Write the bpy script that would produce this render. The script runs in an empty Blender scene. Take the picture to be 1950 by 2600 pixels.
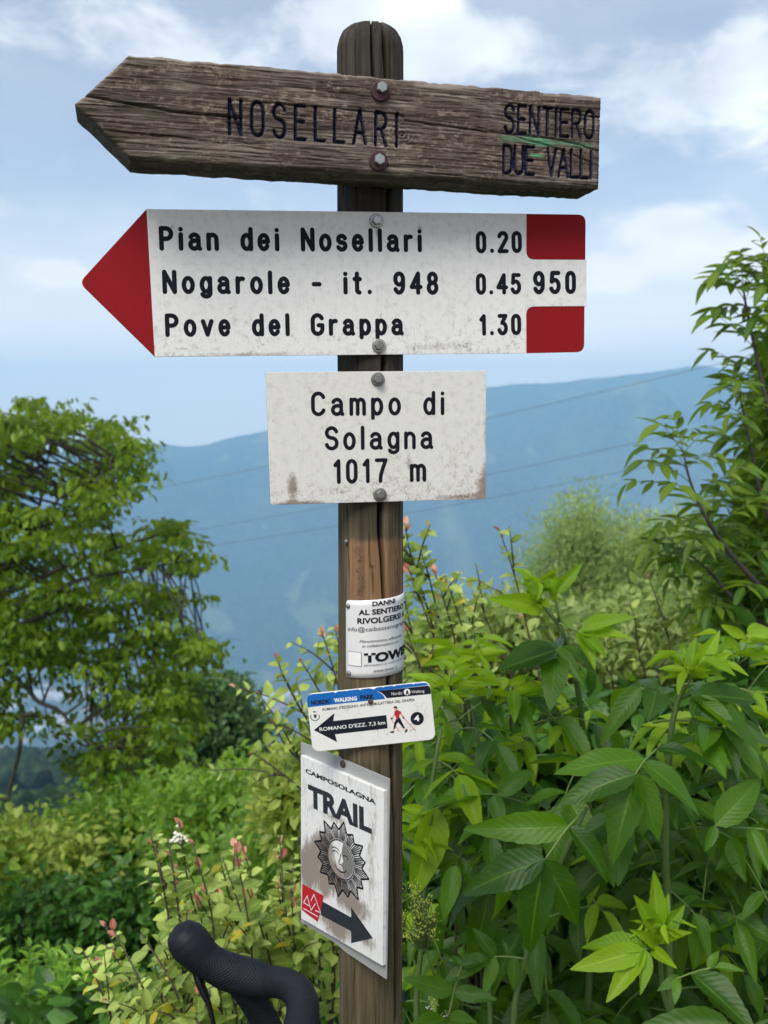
import bpy, bmesh, math, random
import numpy as np
from mathutils import Matrix, Vector

random.seed(7)
RNG = np.random.default_rng(11)
sc = bpy.context.scene
COL = sc.collection
R = math.radians

# ------------------------------------------------------------------ camera
F_PX, CX, CY = 2650.0, 975.0, 1300.0          # photograph is 1950 x 2600
PITCH = R(5.4)
CAM = np.array([0.0, 0.0, 1.62])
FW = np.array([0, math.cos(PITCH), -math.sin(PITCH)])
UPV = np.array([0, math.sin(PITCH), math.cos(PITCH)])
RT = np.array([1.0, 0, 0])
cam_data = bpy.data.cameras.new('camera')
cam = bpy.data.objects.new('camera', cam_data)
COL.objects.link(cam)
cam.location = CAM
cam.rotation_euler = (R(90) - PITCH, 0, 0)
cam_data.sensor_fit = 'VERTICAL'
cam_data.sensor_height = 24.0
cam_data.sensor_width = 18.0
cam_data.lens = 24.0 * F_PX / 2600.0
cam_data.clip_start = 0.05
cam_data.clip_end = 60000
cam_data.dof.use_dof = True
cam_data.dof.focus_distance = 1.13
cam_data.dof.aperture_fstop = 6.3
sc.camera = cam

# ------------------------------------------------------------------ node helpers
def nodes_of(tree):
    tree.nodes.clear()
    return tree.nodes, tree.links
class NT:
    """small helper to write node trees"""
    def __init__(s, tree):
        s.t = tree; tree.nodes.clear()
    def new(s, typ, **kw):
        n = s.t.nodes.new(typ)
        for k, v in kw.items(): setattr(n, k, v)
        return n
    def put(s, sock, v):
        if v is None: return
        if isinstance(v, bpy.types.NodeSocket): s.t.links.new(v, sock)
        else:
            if hasattr(sock, 'default_value'):
                try:
                    n = len(sock.default_value)
                    v = tuple(v)
                    if n == 4 and len(v) == 3: v = v + (1.0,)
                except TypeError: pass
                sock.default_value = v
    def math(s, op, a, b=None, c=None, clamp=False):
        n = s.new('ShaderNodeMath', operation=op, use_clamp=clamp)
        for i, v in enumerate((a, b, c)): s.put(n.inputs[i], v) if v is not None else None
        return n.outputs[0]
    def mix(s, f, a, b, blend='MIX'):
        n = s.new('ShaderNodeMix', data_type='RGBA', blend_type=blend)
        s.put(n.inputs[0], f); s.put(n.inputs[6], a); s.put(n.inputs[7], b)
        return n.outputs[2]
    def ramp(s, f, stops, interp='LINEAR'):
        n = s.new('ShaderNodeValToRGB'); s.put(n.inputs[0], f)
        cr = n.color_ramp; cr.interpolation = interp
        while len(cr.elements) > 1: cr.elements.remove(cr.elements[-1])
        for i, (p, c) in enumerate(stops):
            e = cr.elements[0] if i == 0 else cr.elements.new(p)
            e.position = p
            c = (c, c, c) if isinstance(c, (int, float)) else c
            e.color = tuple(c) + (1.0,) if len(c) == 3 else c
        return n.outputs[0]
    def smooth(s, v, lo, hi):
        n = s.new('ShaderNodeMapRange', interpolation_type='SMOOTHSTEP')
        s.put(n.inputs[0], v); s.put(n.inputs[1], lo); s.put(n.inputs[2], hi)
        return n.outputs[0]
    def noise(s, vec, scale, detail=4, rough=.55, dist=0.0, out=0):
        n = s.new('ShaderNodeTexNoise')
        s.put(n.inputs['Vector'], vec); n.inputs['Scale'].default_value = scale
        n.inputs['Detail'].default_value = detail; n.inputs['Roughness'].default_value = rough
        n.inputs['Distortion'].default_value = dist
        return n.outputs[out]
    def mapping(s, vec, scale=(1, 1, 1), loc=(0, 0, 0), rot=(0, 0, 0)):
        n = s.new('ShaderNodeMapping'); s.put(n.inputs[0], vec)
        n.inputs['Scale'].default_value = scale; n.inputs['Location'].default_value = loc
        n.inputs['Rotation'].default_value = rot
        return n.outputs[0]
    def coord(s, which='Object'):
        return s.new('ShaderNodeTexCoord').outputs[which]
    def attr(s, name, out='Fac'):
        n = s.new('ShaderNodeAttribute', attribute_name=name)
        return n.outputs[out]
    def bump(s, h, strength=.5, dist=.001, normal=None):
        n = s.new('ShaderNodeBump'); n.inputs['Strength'].default_value = strength
        n.inputs['Distance'].default_value = dist; s.put(n.inputs['Height'], h)
        if normal is not None: s.put(n.inputs['Normal'], normal)
        return n.outputs[0]
    def principled(s, color, rough=.6, normal=None, metal=0.0, spec=.5):
        n = s.new('ShaderNodeBsdfPrincipled')
        s.put(n.inputs['Base Color'], color); s.put(n.inputs['Roughness'], rough)
        n.inputs['Metallic'].default_value = metal
        n.inputs['Specular IOR Level'].default_value = spec
        if normal is not None: s.put(n.inputs['Normal'], normal)
        return n.outputs[0]
    def out(s, shader, volume=None):
        o = s.new('ShaderNodeOutputMaterial')
        if shader is not None: s.t.links.new(shader, o.inputs[0])
        if volume is not None: s.t.links.new(volume, o.inputs[1])
def material(name):
    m = bpy.data.materials.new(name); m.use_nodes = True
    return m, NT(m.node_tree)
def srgb(r, g, b):
    f = lambda c: (c / 255) / 12.92 if c / 255 <= .04045 else ((c / 255 + .055) / 1.055) ** 2.4
    return (f(r), f(g), f(b))

# ------------------------------------------------------------------ world, sun, exposure
SUN_EL, SUN_AZ = R(52), R(-155)                 # azimuth measured from +Y towards +X
world = bpy.data.worlds.new('World'); sc.world = world; world.use_nodes = True
w = NT(world.node_tree)
sky = w.new('ShaderNodeTexSky', sky_type='NISHITA', sun_disc=False)
sky.sun_elevation = SUN_EL
sky.sun_rotation = SUN_AZ
sky.altitude = 1000.0
sky.air_density = 1.0; sky.dust_density = 1.6; sky.ozone_density = 1.5
d = w.coord('Generated')
sx = w.new('ShaderNodeSeparateXYZ'); w.put(sx.inputs[0], d)
az = w.math('ARCTAN2', sx.outputs[0], sx.outputs[1])
el = w.math('ARCSINE', sx.outputs[2])
def az_el(px, py):
    v = RT * (px - CX) / F_PX - UPV * (py - CY) / F_PX + FW
    v = v / np.linalg.norm(v)
    return math.atan2(v[0], v[1]), math.asin(v[2])
cloud_blobs = [  # photograph px centre, px radii, strength
    (250, 60, 520, 110, .34), (520, 190, 260, 70, .36), (930, 30, 200, 150, .62), (1090, 150, 150, 80, .70),
    (160, 695, 85, 42, 1.05), (90, 820, 260, 60, .18), (1600, 260, 170, 150, .38), (1710, 570, 140, 58, .95),
    (1930, 160, 90, 140, .60), (1900, 360, 160, 80, .45), (1560, 700, 100, 40, .80), (1860, 640, 120, 42, .85),
    (1250, 90, 120, 60, .35), (1080, 20, 120, 40, .40), (600, 520, 420, 70, .16), (300, 960, 520, 90, .12), (1500, 860, 420, 70, .18)]
tot = None
for px, py, rx, ry, st in cloud_blobs:
    a0, e0 = az_el(px, py)
    qa = w.math('MULTIPLY', w.math('SUBTRACT', az, a0), F_PX / rx)
    qe = w.math('MULTIPLY', w.math('SUBTRACT', el, e0), F_PX / ry)
    q = w.math('ADD', w.math('MULTIPLY', qa, qa), w.math('MULTIPLY', qe, qe))
    g = w.math('MULTIPLY', w.math('EXPONENT', w.math('MULTIPLY', q, -1.0)), st)
    tot = g if tot is None else w.math('ADD', tot, g)
sv = w.mapping(d, (1, 1, 1.9))
n1 = w.noise(sv, 9.0, 7, .62, .35)
n2 = w.noise(w.mapping(d, (1, 1, 2.2), (3.1, 1.7, .4)), 2.6, 3, .55, 0)
wide = w.smooth(n2, .47, .70)                  # broken cloud over the whole sky, in view and out of it
m1 = w.math('ADD', tot, w.math('MULTIPLY', wide, .20))
m2 = w.math('ADD', m1, w.math('MULTIPLY', w.math('SUBTRACT', n1, .5), 1.9))
mask = w.smooth(m2, .16, .70)
low_haze = w.math('MULTIPLY', w.smooth(el, .22, -.04), .30)      # paler towards the horizon all round
mask = w.math('ADD', w.math('MULTIPLY', mask, .58), w.math('ADD', low_haze, .30), clamp=True)
cshade = w.noise(w.mapping(d, (1, 1, 2.4), (.3, .1, 0)), 5.2, 3, .6)
ccol = w.ramp(cshade, [(.30, (6.6, 6.9, 7.4)), (.50, (8.4, 8.6, 8.9)), (.68, (10.6, 10.5, 10.4))])
skyc = w.mix(mask, sky.outputs[0], ccol)
skyc = w.mix(w.math('MULTIPLY', w.smooth(el, .22, -.02), .85), skyc, (12.2, 11.0, 9.9))
bg = w.new('ShaderNodeBackground'); w.put(bg.inputs[0], skyc)
SKY_STRENGTH = 0.08
bg.inputs[1].default_value = SKY_STRENGTH
world.cycles.sampling_method = 'MANUAL'; world.cycles.sample_map_resolution = 256
wo = w.new('ShaderNodeOutputWorld'); w.t.links.new(bg.outputs[0], wo.inputs[0])

sun_data = bpy.data.lights.new('sun', 'SUN')
sun = bpy.data.objects.new('sun', sun_data); COL.objects.link(sun)
sun_data.energy = 2.3
sun_data.angle = R(30)
sun_data.color = (1.0, .95, .87)
SUN_DIR = Vector((math.sin(SUN_AZ) * math.cos(SUN_EL), math.cos(SUN_AZ) * math.cos(SUN_EL), math.sin(SUN_EL)))
sun.rotation_euler = SUN_DIR.to_track_quat('Z', 'Y').to_euler()
sun.location = SUN_DIR * 50

sc.view_settings.view_transform = 'Standard'
sc.view_settings.look = 'None'
sc.view_settings.gamma = 1.0
sc.view_settings.exposure = 0.75
sc.render.engine = 'CYCLES'
cy = sc.cycles
cy.use_denoising = True
cy.max_bounces = 5; cy.diffuse_bounces = 3; cy.glossy_bounces = 1; cy.transmission_bounces = 3
cy.transparent_max_bounces = 8; cy.volume_bounces = 2
cy.sample_clamp_indirect = 6.0
cy.use_adaptive_sampling = True; cy.adaptive_threshold = 0.02

# ------------------------------------------------------------------ geometry helpers
def ray(px, py):
    return RT * (px - CX) / F_PX - UPV * (py - CY) / F_PX + FW
def at(px, py, y):
    """world point seen at a photograph pixel, at forward distance y metres"""
    v = ray(px, py); return CAM + v * (y / v[1])
def tag(o, label=None, cat=None, group=None, kind=None):
    if label: o['label'] = label
    if cat: o['category'] = cat
    if group: o['group'] = group
    if kind: o['kind'] = kind
    return o
def link(o, parent=None):
    COL.objects.link(o)
    if parent is not None: o.parent = parent
    return o
def empty(name, loc=(0, 0, 0), matrix=None):
    o = bpy.data.objects.new(name, None); COL.objects.link(o)
    o.empty_display_size = .05
    if matrix is not None: o.matrix_world = matrix
    else: o.location = loc
    return o
def mesh_data(name, verts, faces, mat=None, smooth=False):
    me = bpy.data.meshes.new(name)
    me.from_pydata([tuple(map(float, v)) for v in verts], [], [tuple(map(int, f)) for f in faces])
    if mat is not None:
        for m in (mat if isinstance(mat, (list, tuple)) else [mat]): me.materials.append(m)
    if smooth: me.polygons.foreach_set('use_smooth', [True] * len(me.polygons))
    me.update()
    return me
def mobj(name, verts, faces, mat, parent=None, smooth=False, loc=None):
    o = bpy.data.objects.new(name, mesh_data(name, verts, faces, mat, smooth))
    link(o, parent)
    if loc is not None: o.location = loc
    return o
def grid_mesh(name, P, mat, wrap=False, smooth=True, attrs=None):
    """P: (n,m,3) array -> quad grid mesh"""
    n, m = P.shape[:2]
    idx = np.arange(n * m).reshape(n, m)
    if wrap: idx = np.concatenate([idx, idx[:, :1]], 1)
    q = np.stack([idx[:-1, :-1], idx[:-1, 1:], idx[1:, 1:], idx[1:, :-1]], -1).reshape(-1, 4)
    return np_mesh(name, P.reshape(-1, 3), q, mat, smooth, attrs)
def np_mesh(name, V, Fc, mat, smooth=True, attrs=None):
    me = bpy.data.meshes.new(name)
    V = np.ascontiguousarray(V, dtype=np.float32); Fc = np.ascontiguousarray(Fc, dtype=np.int32)
    k = Fc.shape[1]
    me.vertices.add(len(V)); me.vertices.foreach_set('co', V.ravel())
    me.loops.add(Fc.size); me.loops.foreach_set('vertex_index', Fc.ravel())
    me.polygons.add(len(Fc))
    me.polygons.foreach_set('loop_start', np.arange(0, Fc.size, k, dtype=np.int32))
    me.polygons.foreach_set('loop_total', np.full(len(Fc), k, dtype=np.int32))
    me.update(calc_edges=True)
    me.polygons.foreach_set('use_smooth', np.full(len(Fc), smooth, dtype=bool))
    if mat is not None:
        for m_ in (mat if isinstance(mat, (list, tuple)) else [mat]): me.materials.append(m_)
    for k_, a in (attrs or {}).items():
        at_ = me.attributes.new(k_, 'FLOAT', 'POINT')
        at_.data.foreach_set('value', np.ascontiguousarray(a, dtype=np.float32).ravel())
    me.update()
    return me
def box_vf(x0, x1, y0, y1, z0, z1):
    v = [(x0, y0, z0), (x1, y0, z0), (x1, y1, z0), (x0, y1, z0), (x0, y0, z1), (x1, y0, z1), (x1, y1, z1), (x0, y1, z1)]
    f = [(3, 2, 1, 0), (4, 5, 6, 7), (0, 1, 5, 4), (1, 2, 6, 5), (2, 3, 7, 6), (3, 0, 4, 7)]
    return v, f
def prism_vf(poly, z0, z1, bevel=0.0):
    """poly: ccw 2d outline -> prism with a small chamfer on the front edge"""
    n = len(poly); P = np.array(poly, float)
    if bevel > 0:
        c = P.mean(0); e = np.roll(P, -1, 0) - np.roll(P, 1, 0)
        nr = np.stack([-e[:, 1], e[:, 0]], 1); nr /= np.linalg.norm(nr, axis=1)[:, None] + 1e-12
        I = P + nr * bevel
        v = [(x, y, z0) for x, y in P] + [(x, y, z1 - bevel) for x, y in P] + [(x, y, z1) for x, y in I]
        rings = 3
    else:
        v = [(x, y, z0) for x, y in P] + [(x, y, z1) for x, y in P]; rings = 2
    f = [tuple(range(n - 1, -1, -1)), tuple(range((rings - 1) * n, rings * n))]
    for r_ in range(rings - 1):
        for i in range(n):
            j = (i + 1) % n
            f.append((r_ * n + i, r_ * n + j, (r_ + 1) * n + j, (r_ + 1) * n + i))
    return v, f
def rounded_rect(w_, h_, r_, seg=6):
    pts = []
    for cx, cy_, a in ((w_ / 2 - r_, h_ / 2 - r_, 0), (-w_ / 2 + r_, h_ / 2 - r_, 90), (-w_ / 2 + r_, -h_ / 2 + r_, 180), (w_ / 2 - r_, -h_ / 2 + r_, 270)):
        for k in range(seg + 1):
            t = R(a + 90 * k / seg); pts.append((cx + r_ * math.cos(t), cy_ + r_ * math.sin(t)))
    return pts
class Acc:
    """collects faces for ONE mesh"""
    def __init__(s): s.v = []; s.f = []
    def add(s, vf, z=None):
        v, f = vf; b = len(s.v)
        s.v += [tuple(p) if len(p) == 3 else (p[0], p[1], z or 0.0) for p in v]
        s.f += [tuple(i + b for i in q) for q in f]
        return s
    def build(s, name, mat, parent=None, smooth=False):
        return mobj(name, s.v, s.f, mat, parent, smooth)
def tube(path, radii, seg=8, cap=True):
    """swept tube; radii: float list or (rx, rz) list"""
    P = np.array(path, float); n = len(P)
    T = np.gradient(P, axis=0); T /= np.linalg.norm(T, axis=1)[:, None] + 1e-12
    ref = np.array([0, 0, 1.0]) if abs(T[0][2]) < .9 else np.array([1.0, 0, 0])
    V = []; U = np.cross(ref, T[0]); U /= np.linalg.norm(U)
    for i in range(n):
        U = U - T[i] * np.dot(U, T[i]); U /= np.linalg.norm(U) + 1e-12
        W = np.cross(T[i], U)
        r_ = radii[i] if hasattr(radii, '__len__') else radii
        ra, rb = (r_ if hasattr(r_, '__len__') else (r_, r_))
        for k in range(seg):
            a = 2 * math.pi * k / seg
            V.append(P[i] + U * ra * math.cos(a) + W * rb * math.sin(a))
    Fc = []
    for i in range(n - 1):
        for k in range(seg):
            k2 = (k + 1) % seg
            Fc.append((i * seg + k, i * seg + k2, (i + 1) * seg + k2, (i + 1) * seg + k))
    if cap:
        Fc.append(tuple(range(seg - 1, -1, -1))); Fc.append(tuple(range((n - 1) * seg, n * seg)))
    return V, Fc
def spline(pts, n):
    """Catmull-Rom through points"""
    P = np.array(pts, float); P = np.vstack([2 * P[0] - P[1], P, 2 * P[-1] - P[-2]])
    out = []
    m = len(P) - 3
    for t in np.linspace(0, m - 1e-9, n):
        i = int(t); u = t - i; a, b, c, d_ = P[i:i + 4]
        out.append(.5 * ((2 * b) + (c - a) * u + (2 * a - 5 * b + 4 * c - d_) * u * u + (3 * b - a - 3 * c + d_) * u ** 3))
    return np.array(out)
# numpy value noise
_perm = RNG.random((256, 256))
def vnoise(x, y):
    xi = np.floor(x).astype(int); yi = np.floor(y).astype(int)
    fx = x - xi; fy = y - yi; fx = fx * fx * (3 - 2 * fx); fy = fy * fy * (3 - 2 * fy)
    g = lambda a, b: _perm[a % 256, b % 256]
    return (g(xi, yi) * (1 - fx) + g(xi + 1, yi) * fx) * (1 - fy) + (g(xi, yi + 1) * (1 - fx) + g(xi + 1, yi + 1) * fx) * fy
def fbm(x, y, o=4, lac=2.03, gain=.5):
    s = 0; a = 1; t = 0
    for k in range(o):
        s = s + a * vnoise(x + 17.3 * k, y - 9.1 * k); t += a; x = x * lac; y = y * lac; a *= gain
    return s / t
def sstep(x, a, b):
    t = np.clip((x - a) / (b - a), 0, 1); return t * t * (3 - 2 * t)
def seg_dist(X, Y, segs):
    """distance field from a list of 2-D polylines"""
    D = np.full(X.shape, 1e9)
    for pl in segs:
        for (ax, ay), (bx, by) in zip(pl[:-1], pl[1:]):
            dx, dy = bx - ax, by - ay; L = dx * dx + dy * dy + 1e-18
            t = np.clip(((X - ax) * dx + (Y - ay) * dy) / L, 0, 1)
            D = np.minimum(D, np.hypot(X - ax - t * dx, Y - ay - t * dy))
    return D
# ------------------------------------------------------------------ engraved single-stroke lettering
def arc(cx, cy_, rx, ry, a0, a1, n=14):
    return [(cx + rx * math.cos(R(a0 + (a1 - a0) * k / n)), cy_ + ry * math.sin(R(a0 + (a1 - a0) * k / n))) for k in range(n + 1)]
def stadium(w_, y0, y1, ry=None):
    r_ = w_ / 2; ry = ry or r_
    p = arc(r_, y1 - ry, r_, ry, 0, 180, 10) + arc(r_, y0 + ry, r_, ry, 180, 360, 10)
    return p + [p[0]]
XH = .70
oval = lambda cx, cy_, rx, ry: arc(cx, cy_, rx, ry, 0, 360, 24)
GL = {
 'N': (.50, [[(0, 0), (0, 1)], [(0, 1), (.5, 0)], [(.5, 0), (.5, 1)]]),
 'O': (.50, [stadium(.5, 0, 1, .28)]),
 'S': (.48, [arc(.24, .76, .24, .24, 15, 270, 14) + arc(.24, .26, .25, .26, 90, -165, 14)]),
 'E': (.42, [[(0, 0), (0, 1)], [(0, 1), (.42, 1)], [(0, .52), (.36, .52)], [(0, 0), (.42, 0)]]),
 'L': (.40, [[(0, 1), (0, 0)], [(0, 0), (.40, 0)]]),
 'A': (.54, [[(0, 0), (.27, 1)], [(.27, 1), (.54, 0)], [(.09, .33), (.45, .33)]]),
 'R': (.48, [[(0, 0), (0, 1)], [(0, 1), (.24, 1)] + arc(.24, .75, .24, .25, 90, -90, 10) + [(0, .5)], [(.22, .5), (.48, 0)]]),
 'I': (.04, [[(.02, 0), (.02, 1)]]),
 'T': (.46, [[(.23, 0), (.23, 1)], [(0, 1), (.46, 1)]]),
 'U': (.46, [[(0, 1), (0, .24)] + arc(.23, .24, .23, .24, 180, 360, 10) + [(.46, 1)]]),
 'D': (.46, [[(0, 0), (0, 1)], [(0, 1), (.18, 1)] + arc(.18, .72, .28, .28, 90, 0, 7) + arc(.18, .28, .28, .28, 0, -90, 7) + [(0, 0)]]),
 'V': (.48, [[(0, 1), (.24, 0)], [(.24, 0), (.48, 1)]]),
 'P': (.50, [[(0, 0), (0, 1)], [(0, 1), (.24, 1)] + arc(.24, .74, .25, .26, 90, -90, 10) + [(0, .48)]]),
 'G': (.52, [arc(.26, .72, .26, .28, 25, 180, 9) + arc(.26, .28, .26, .28, 180, 360, 10) + [(.52, .46)], [(.52, .46), (.32, .46)]]),
 'C': (.52, [arc(.26, .72, .26, .28, 20, 180, 9) + arc(.26, .28, .26, .28, 180, 342, 9)]),
 'a': (.47, [arc(.21, .49, .20, .21, 155, 0, 9) + [(.41, .10), (.47, 0)], [(.41, .40), (.20, .40)] + arc(.20, .20, .20, .20, 90, 270, 9) + [(.30, .02), (.41, .14)]]),
 'n': (.40, [[(0, 0), (0, XH)], [(0, .42)] + arc(.20, .46, .20, .24, 175, 0, 9) + [(.40, 0)]]),
 'm': (.62, [[(0, 0), (0, XH)], [(0, .45)] + arc(.155, .50, .155, .20, 175, 0, 8) + [(.31, 0)], [(.31, .45)] + arc(.465, .50, .155, .20, 175, 0, 8) + [(.62, 0)]]),
 'd': (.42, [oval(.21, .35, .21, .35), [(.42, 0), (.42, 1)]]),
 'p': (.42, [oval(.21, .35, .21, .35), [(0, XH), (0, -.20)]]),
 'g': (.42, [oval(.21, .36, .21, .34), [(.42, XH), (.42, -.04)] + arc(.21, -.04, .21, .19, 0, -155, 9)]),
 'i': (.04, [[(.02, 0), (.02, XH)], [(.02, .96), (.02, .965)]]),
 'l': (.04, [[(.02, 0), (.02, 1)]]),
 'e': (.43, [[(0.01, .37), (.42, .37)], arc(.215, .37, .21, .33, 0, 180, 12) + arc(.215, .35, .21, .35, 180, 325, 10)]),
 'o': (.44, [oval(.22, .35, .22, .35)]),
 's': (.38, [arc(.19, .525, .18, .175, 20, 270, 12) + arc(.19, .185, .19, .185, 90, -160, 12)]),
 'r': (.28, [[(0, 0), (0, XH)], [(0, .40)] + arc(.22, .44, .22, .25, 175, 75, 7)]),
 't': (.30, [[(.13, .98), (.13, .12)] + arc(.24, .12, .11, .12, 180, 275, 5), [(0, XH), (.28, XH)]]),
 'v': (.44, [[(0, XH), (.22, 0)], [(.22, 0), (.44, XH)]]),
 '0': (.38, [stadium(.38, 0, 1, .26)]),
 '1': (.18, [[(0, .80), (.16, 1)], [(.16, 1), (.16, 0)]]),
 '2': (.42, [arc(.21, .77, .21, .23, 165, -25, 11) + [(0, 0)], [(0, 0), (.42, 0)]]),
 '3': (.40, [[(.02, 1), (.38, 1)], [(.38, 1), (.17, .60)], [(.17, .60)] + arc(.19, .30, .21, .30, 85, -160, 12)]),
 '4': (.46, [[(.35, 0), (.35, 1)], [(.35, 1), (0, .30)], [(0, .30), (.48, .30)]]),
 '5': (.42, [[(.40, 1), (.07, 1)], [(.07, 1), (.03, .55)], [(.03, .55)] + arc(.20, .32, .22, .32, 130, -155, 13)]),
 '7': (.44, [[(0, 1), (.44, 1)], [(.44, 1), (.30, .62), (.20, .30), (.17, 0)]]),
 '8': (.42, [oval(.21, .76, .19, .24), oval(.21, .26, .21, .26)]),
 '9': (.42, [oval(.21, .71, .21, .29), [(.42, .71), (.42, .42)] + arc(.20, .36, .22, .36, 0, -150, 10)]),
 '-': (.30, [[(0, .42), (.30, .42)]]),
 '.': (.06, [[(.03, .02), (.03, .03)]]),
}
def layout(text, height, width, space=.42, xs=1.0):
    """strokes in units of metres, laid from x=0 to x=width: one list for each letter"""
    ws = [GL[c][0] * xs if c != ' ' else space * xs for c in text]
    gap = (width - sum(ws) * height) / max(1, len(text) - 1)
    x = 0; out = []
    for c, w_ in zip(text, ws):
        if c != ' ': out.append([[(x + px * xs * height, py * height) for px, py in s_] for s_ in GL[c][1]])
        x += w_ * height + gap
    return out
def split_sharp(pl, ang=50):
    out = [[pl[0]]]
    for i in range(1, len(pl)):
        out[-1].append(pl[i])
        if i < len(pl) - 1:
            a = math.atan2(pl[i][1] - pl[i - 1][1], pl[i][0] - pl[i - 1][0]); b = math.atan2(pl[i + 1][1] - pl[i][1], pl[i + 1][0] - pl[i][0])
            if abs((b - a + math.pi) % (2 * math.pi) - math.pi) > R(ang): out.append([pl[i]])
    return [p for p in out if len(p) > 1]
def ribbon(pl, w_, cap=True):
    """flat stroke of width w_ with round ends -> 2-D verts, faces"""
    P = np.array(pl, float); n = len(P); r_ = w_ / 2
    closed = np.hypot(*(P[0] - P[-1])) < 1e-9 and n > 3
    T = np.zeros_like(P); T[1:-1] = P[2:] - P[:-2]; T[0] = P[1] - P[0]; T[-1] = P[-1] - P[-2]
    if closed: T[0] = T[-1] = P[1] - P[-2]
    T /= np.linalg.norm(T, axis=1)[:, None] + 1e-15
    N = np.stack([-T[:, 1], T[:, 0]], 1)
    v = []; f = []
    for p, q in zip(P, N): v += [tuple(p - q * r_), tuple(p + q * r_)]
    for i in range(n - 1): f.append((2 * i, 2 * i + 2, 2 * i + 3, 2 * i + 1))
    if cap and not closed:
        for end, sgn in ((0, -1), (n - 1, 1)):
            a0 = math.atan2(N[end][1], N[end][0]); b = len(v); m = 7
            ks = [tuple(P[end] + r_ * np.array([math.cos(a0 - sgn * math.pi * k / m), math.sin(a0 - sgn * math.pi * k / m)])) for k in range(1, m)]
            v += ks
            ring = [2 * end + 1] + list(range(b, b + m - 1)) + [2 * end]
            f.append(tuple(ring) if sgn < 0 else tuple(ring[::-1]))
    return v, f
def strokes_acc(strokes, w_, z0, xf=None, step=2e-5):
    A = Acc(); k = 0
    for s_ in strokes:
        for p in split_sharp(s_):
            v, f = ribbon(p, w_)
            z = z0 + (k % 6) * step; k += 1
            if xf: v = [xf(*q) for q in v]
            A.add(([(q[0], q[1], z) for q in v], f))
    return A
# printed type: Blender's built-in font turned into flat faces
_type_cache = {}
def type_vf(text, bold=0.0, shear=0.0):
    key = (text, bold, shear)
    if key not in _type_cache:
        c = bpy.data.curves.new('type', 'FONT'); c.body = text; c.size = 1.0; c.resolution_u = 3
        c.offset = bold; c.shear = shear
        o = bpy.data.objects.new('type', c); COL.objects.link(o)
        dg = bpy.context.evaluated_depsgraph_get(); dg.update()
        me = o.evaluated_get(dg).to_mesh()
        v = np.array([x.co[:2] for x in me.vertices]); f = [tuple(p.vertices) for p in me.polygons]
        o.evaluated_get(dg).to_mesh_clear()
        bpy.data.objects.remove(o); bpy.data.curves.remove(c)
        _type_cache[key] = (v, f)
    return _type_cache[key]
def type_fit(text, x0, x1, y0, y1, bold=0.0, shear=0.0, cap=None):
    """type scaled so that its ink spans x0..x1 and baseline..capline spans y0..y1"""
    v, f = type_vf(text, bold, shear)
    cv, _ = type_vf('H', bold, 0.0)
    lo = v.min(0); hi = v.max(0); ch0, ch1 = cv[:, 1].min(), cv[:, 1].max()
    X = x0 + (v[:, 0] - lo[0]) / (hi[0] - lo[0]) * (x1 - x0)
    Y = y0 + (v[:, 1] - ch0) / (ch1 - ch0) * (y1 - y0)
    return np.stack([X, Y], 1), f

# ------------------------------------------------------------------ post geometry shared by the signs
POST_X, POST_Y, POST_R = -0.0150, 1.168, 0.0364
def sign_pose(yaw, tilt, roll, a, z, off):
    n = np.array([-math.sin(yaw) * math.cos(tilt), -math.cos(yaw) * math.cos(tilt), math.sin(tilt)])
    uh = np.array([math.cos(yaw), -math.sin(yaw), 0]); nh = np.array([-math.sin(yaw), -math.cos(yaw), 0])
    v0 = np.cross(n, uh); u = math.cos(roll) * uh + math.sin(roll) * v0; v = -math.sin(roll) * uh + math.cos(roll) * v0
    O = np.array([POST_X, POST_Y, 0]) + nh * (POST_R + off) + uh * a + np.array([0, 0, z])
    return O, u, v, n
class Sign:
    def __init__(s, name, label, cat, pose):
        s.O, s.u, s.v, s.n = pose
        M = Matrix(((s.u[0], s.v[0], s.n[0], s.O[0]), (s.u[1], s.v[1], s.n[1], s.O[1]), (s.u[2], s.v[2], s.n[2], s.O[2]), (0, 0, 0, 1)))
        s.root = empty(name, matrix=M); tag(s.root, label, cat)
    def uv(s, px, py, h=0.0):
        """place on the sign's face that a measured photograph pixel shows"""
        d_ = ray(px, py); O = s.O + s.n * h
        t = np.dot(O - CAM, s.n) / np.dot(d_, s.n); q = CAM + d_ * t - O
        return np.array([q @ s.u, q @ s.v])
    def engraved(s, text, p0, p1, ptop, w_rel, z, mat):
        """text from pixel p0 (baseline start) to p1 (baseline end); ptop = pixel of cap top at the start"""
        a, b, c = s.uv(*p0), s.uv(*p1), s.uv(*ptop)
        e = (b - a); W = np.linalg.norm(e); e /= W; up = np.array([-e[1], e[0]])
        H = np.dot(c - a, up)
        lw = w_rel * H
        H2 = H - lw
        for letter in layout(text, H2, W - lw):
            strokes_acc(letter, lw, z, lambda x, y: tuple(a + e * (x + lw / 2) + up * (y + lw / 2))).build('letter', mat, s.root)
    def typed(s, text, p0, p1, ptop, z, mat, bold=0.0, shear=0.0, name='lettering'):
        a, b, c = s.uv(*p0), s.uv(*p1), s.uv(*ptop)
        e = (b - a); W = np.linalg.norm(e); e /= W; up = np.array([-e[1], e[0]]); H = np.dot(c - a, up)
        v, f = type_fit(text, 0, W, 0, H, bold, shear)
        A = Acc().add(([(*(a + e * x + up * y), z) for x, y in v], f))
        return A.build(name, mat, s.root)
    def poly(s, pts, z, mat, name):
        q = [(*s.uv(*p), z) for p in pts]
        return mobj(name, q, [tuple(range(len(q)))], mat, s.root)
def oriented(poly):
    a = sum(p[0] * q[1] - q[0] * p[1] for p, q in zip(poly, poly[1:] + poly[:1]))
    return poly if a > 0 else poly[::-1]

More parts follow.
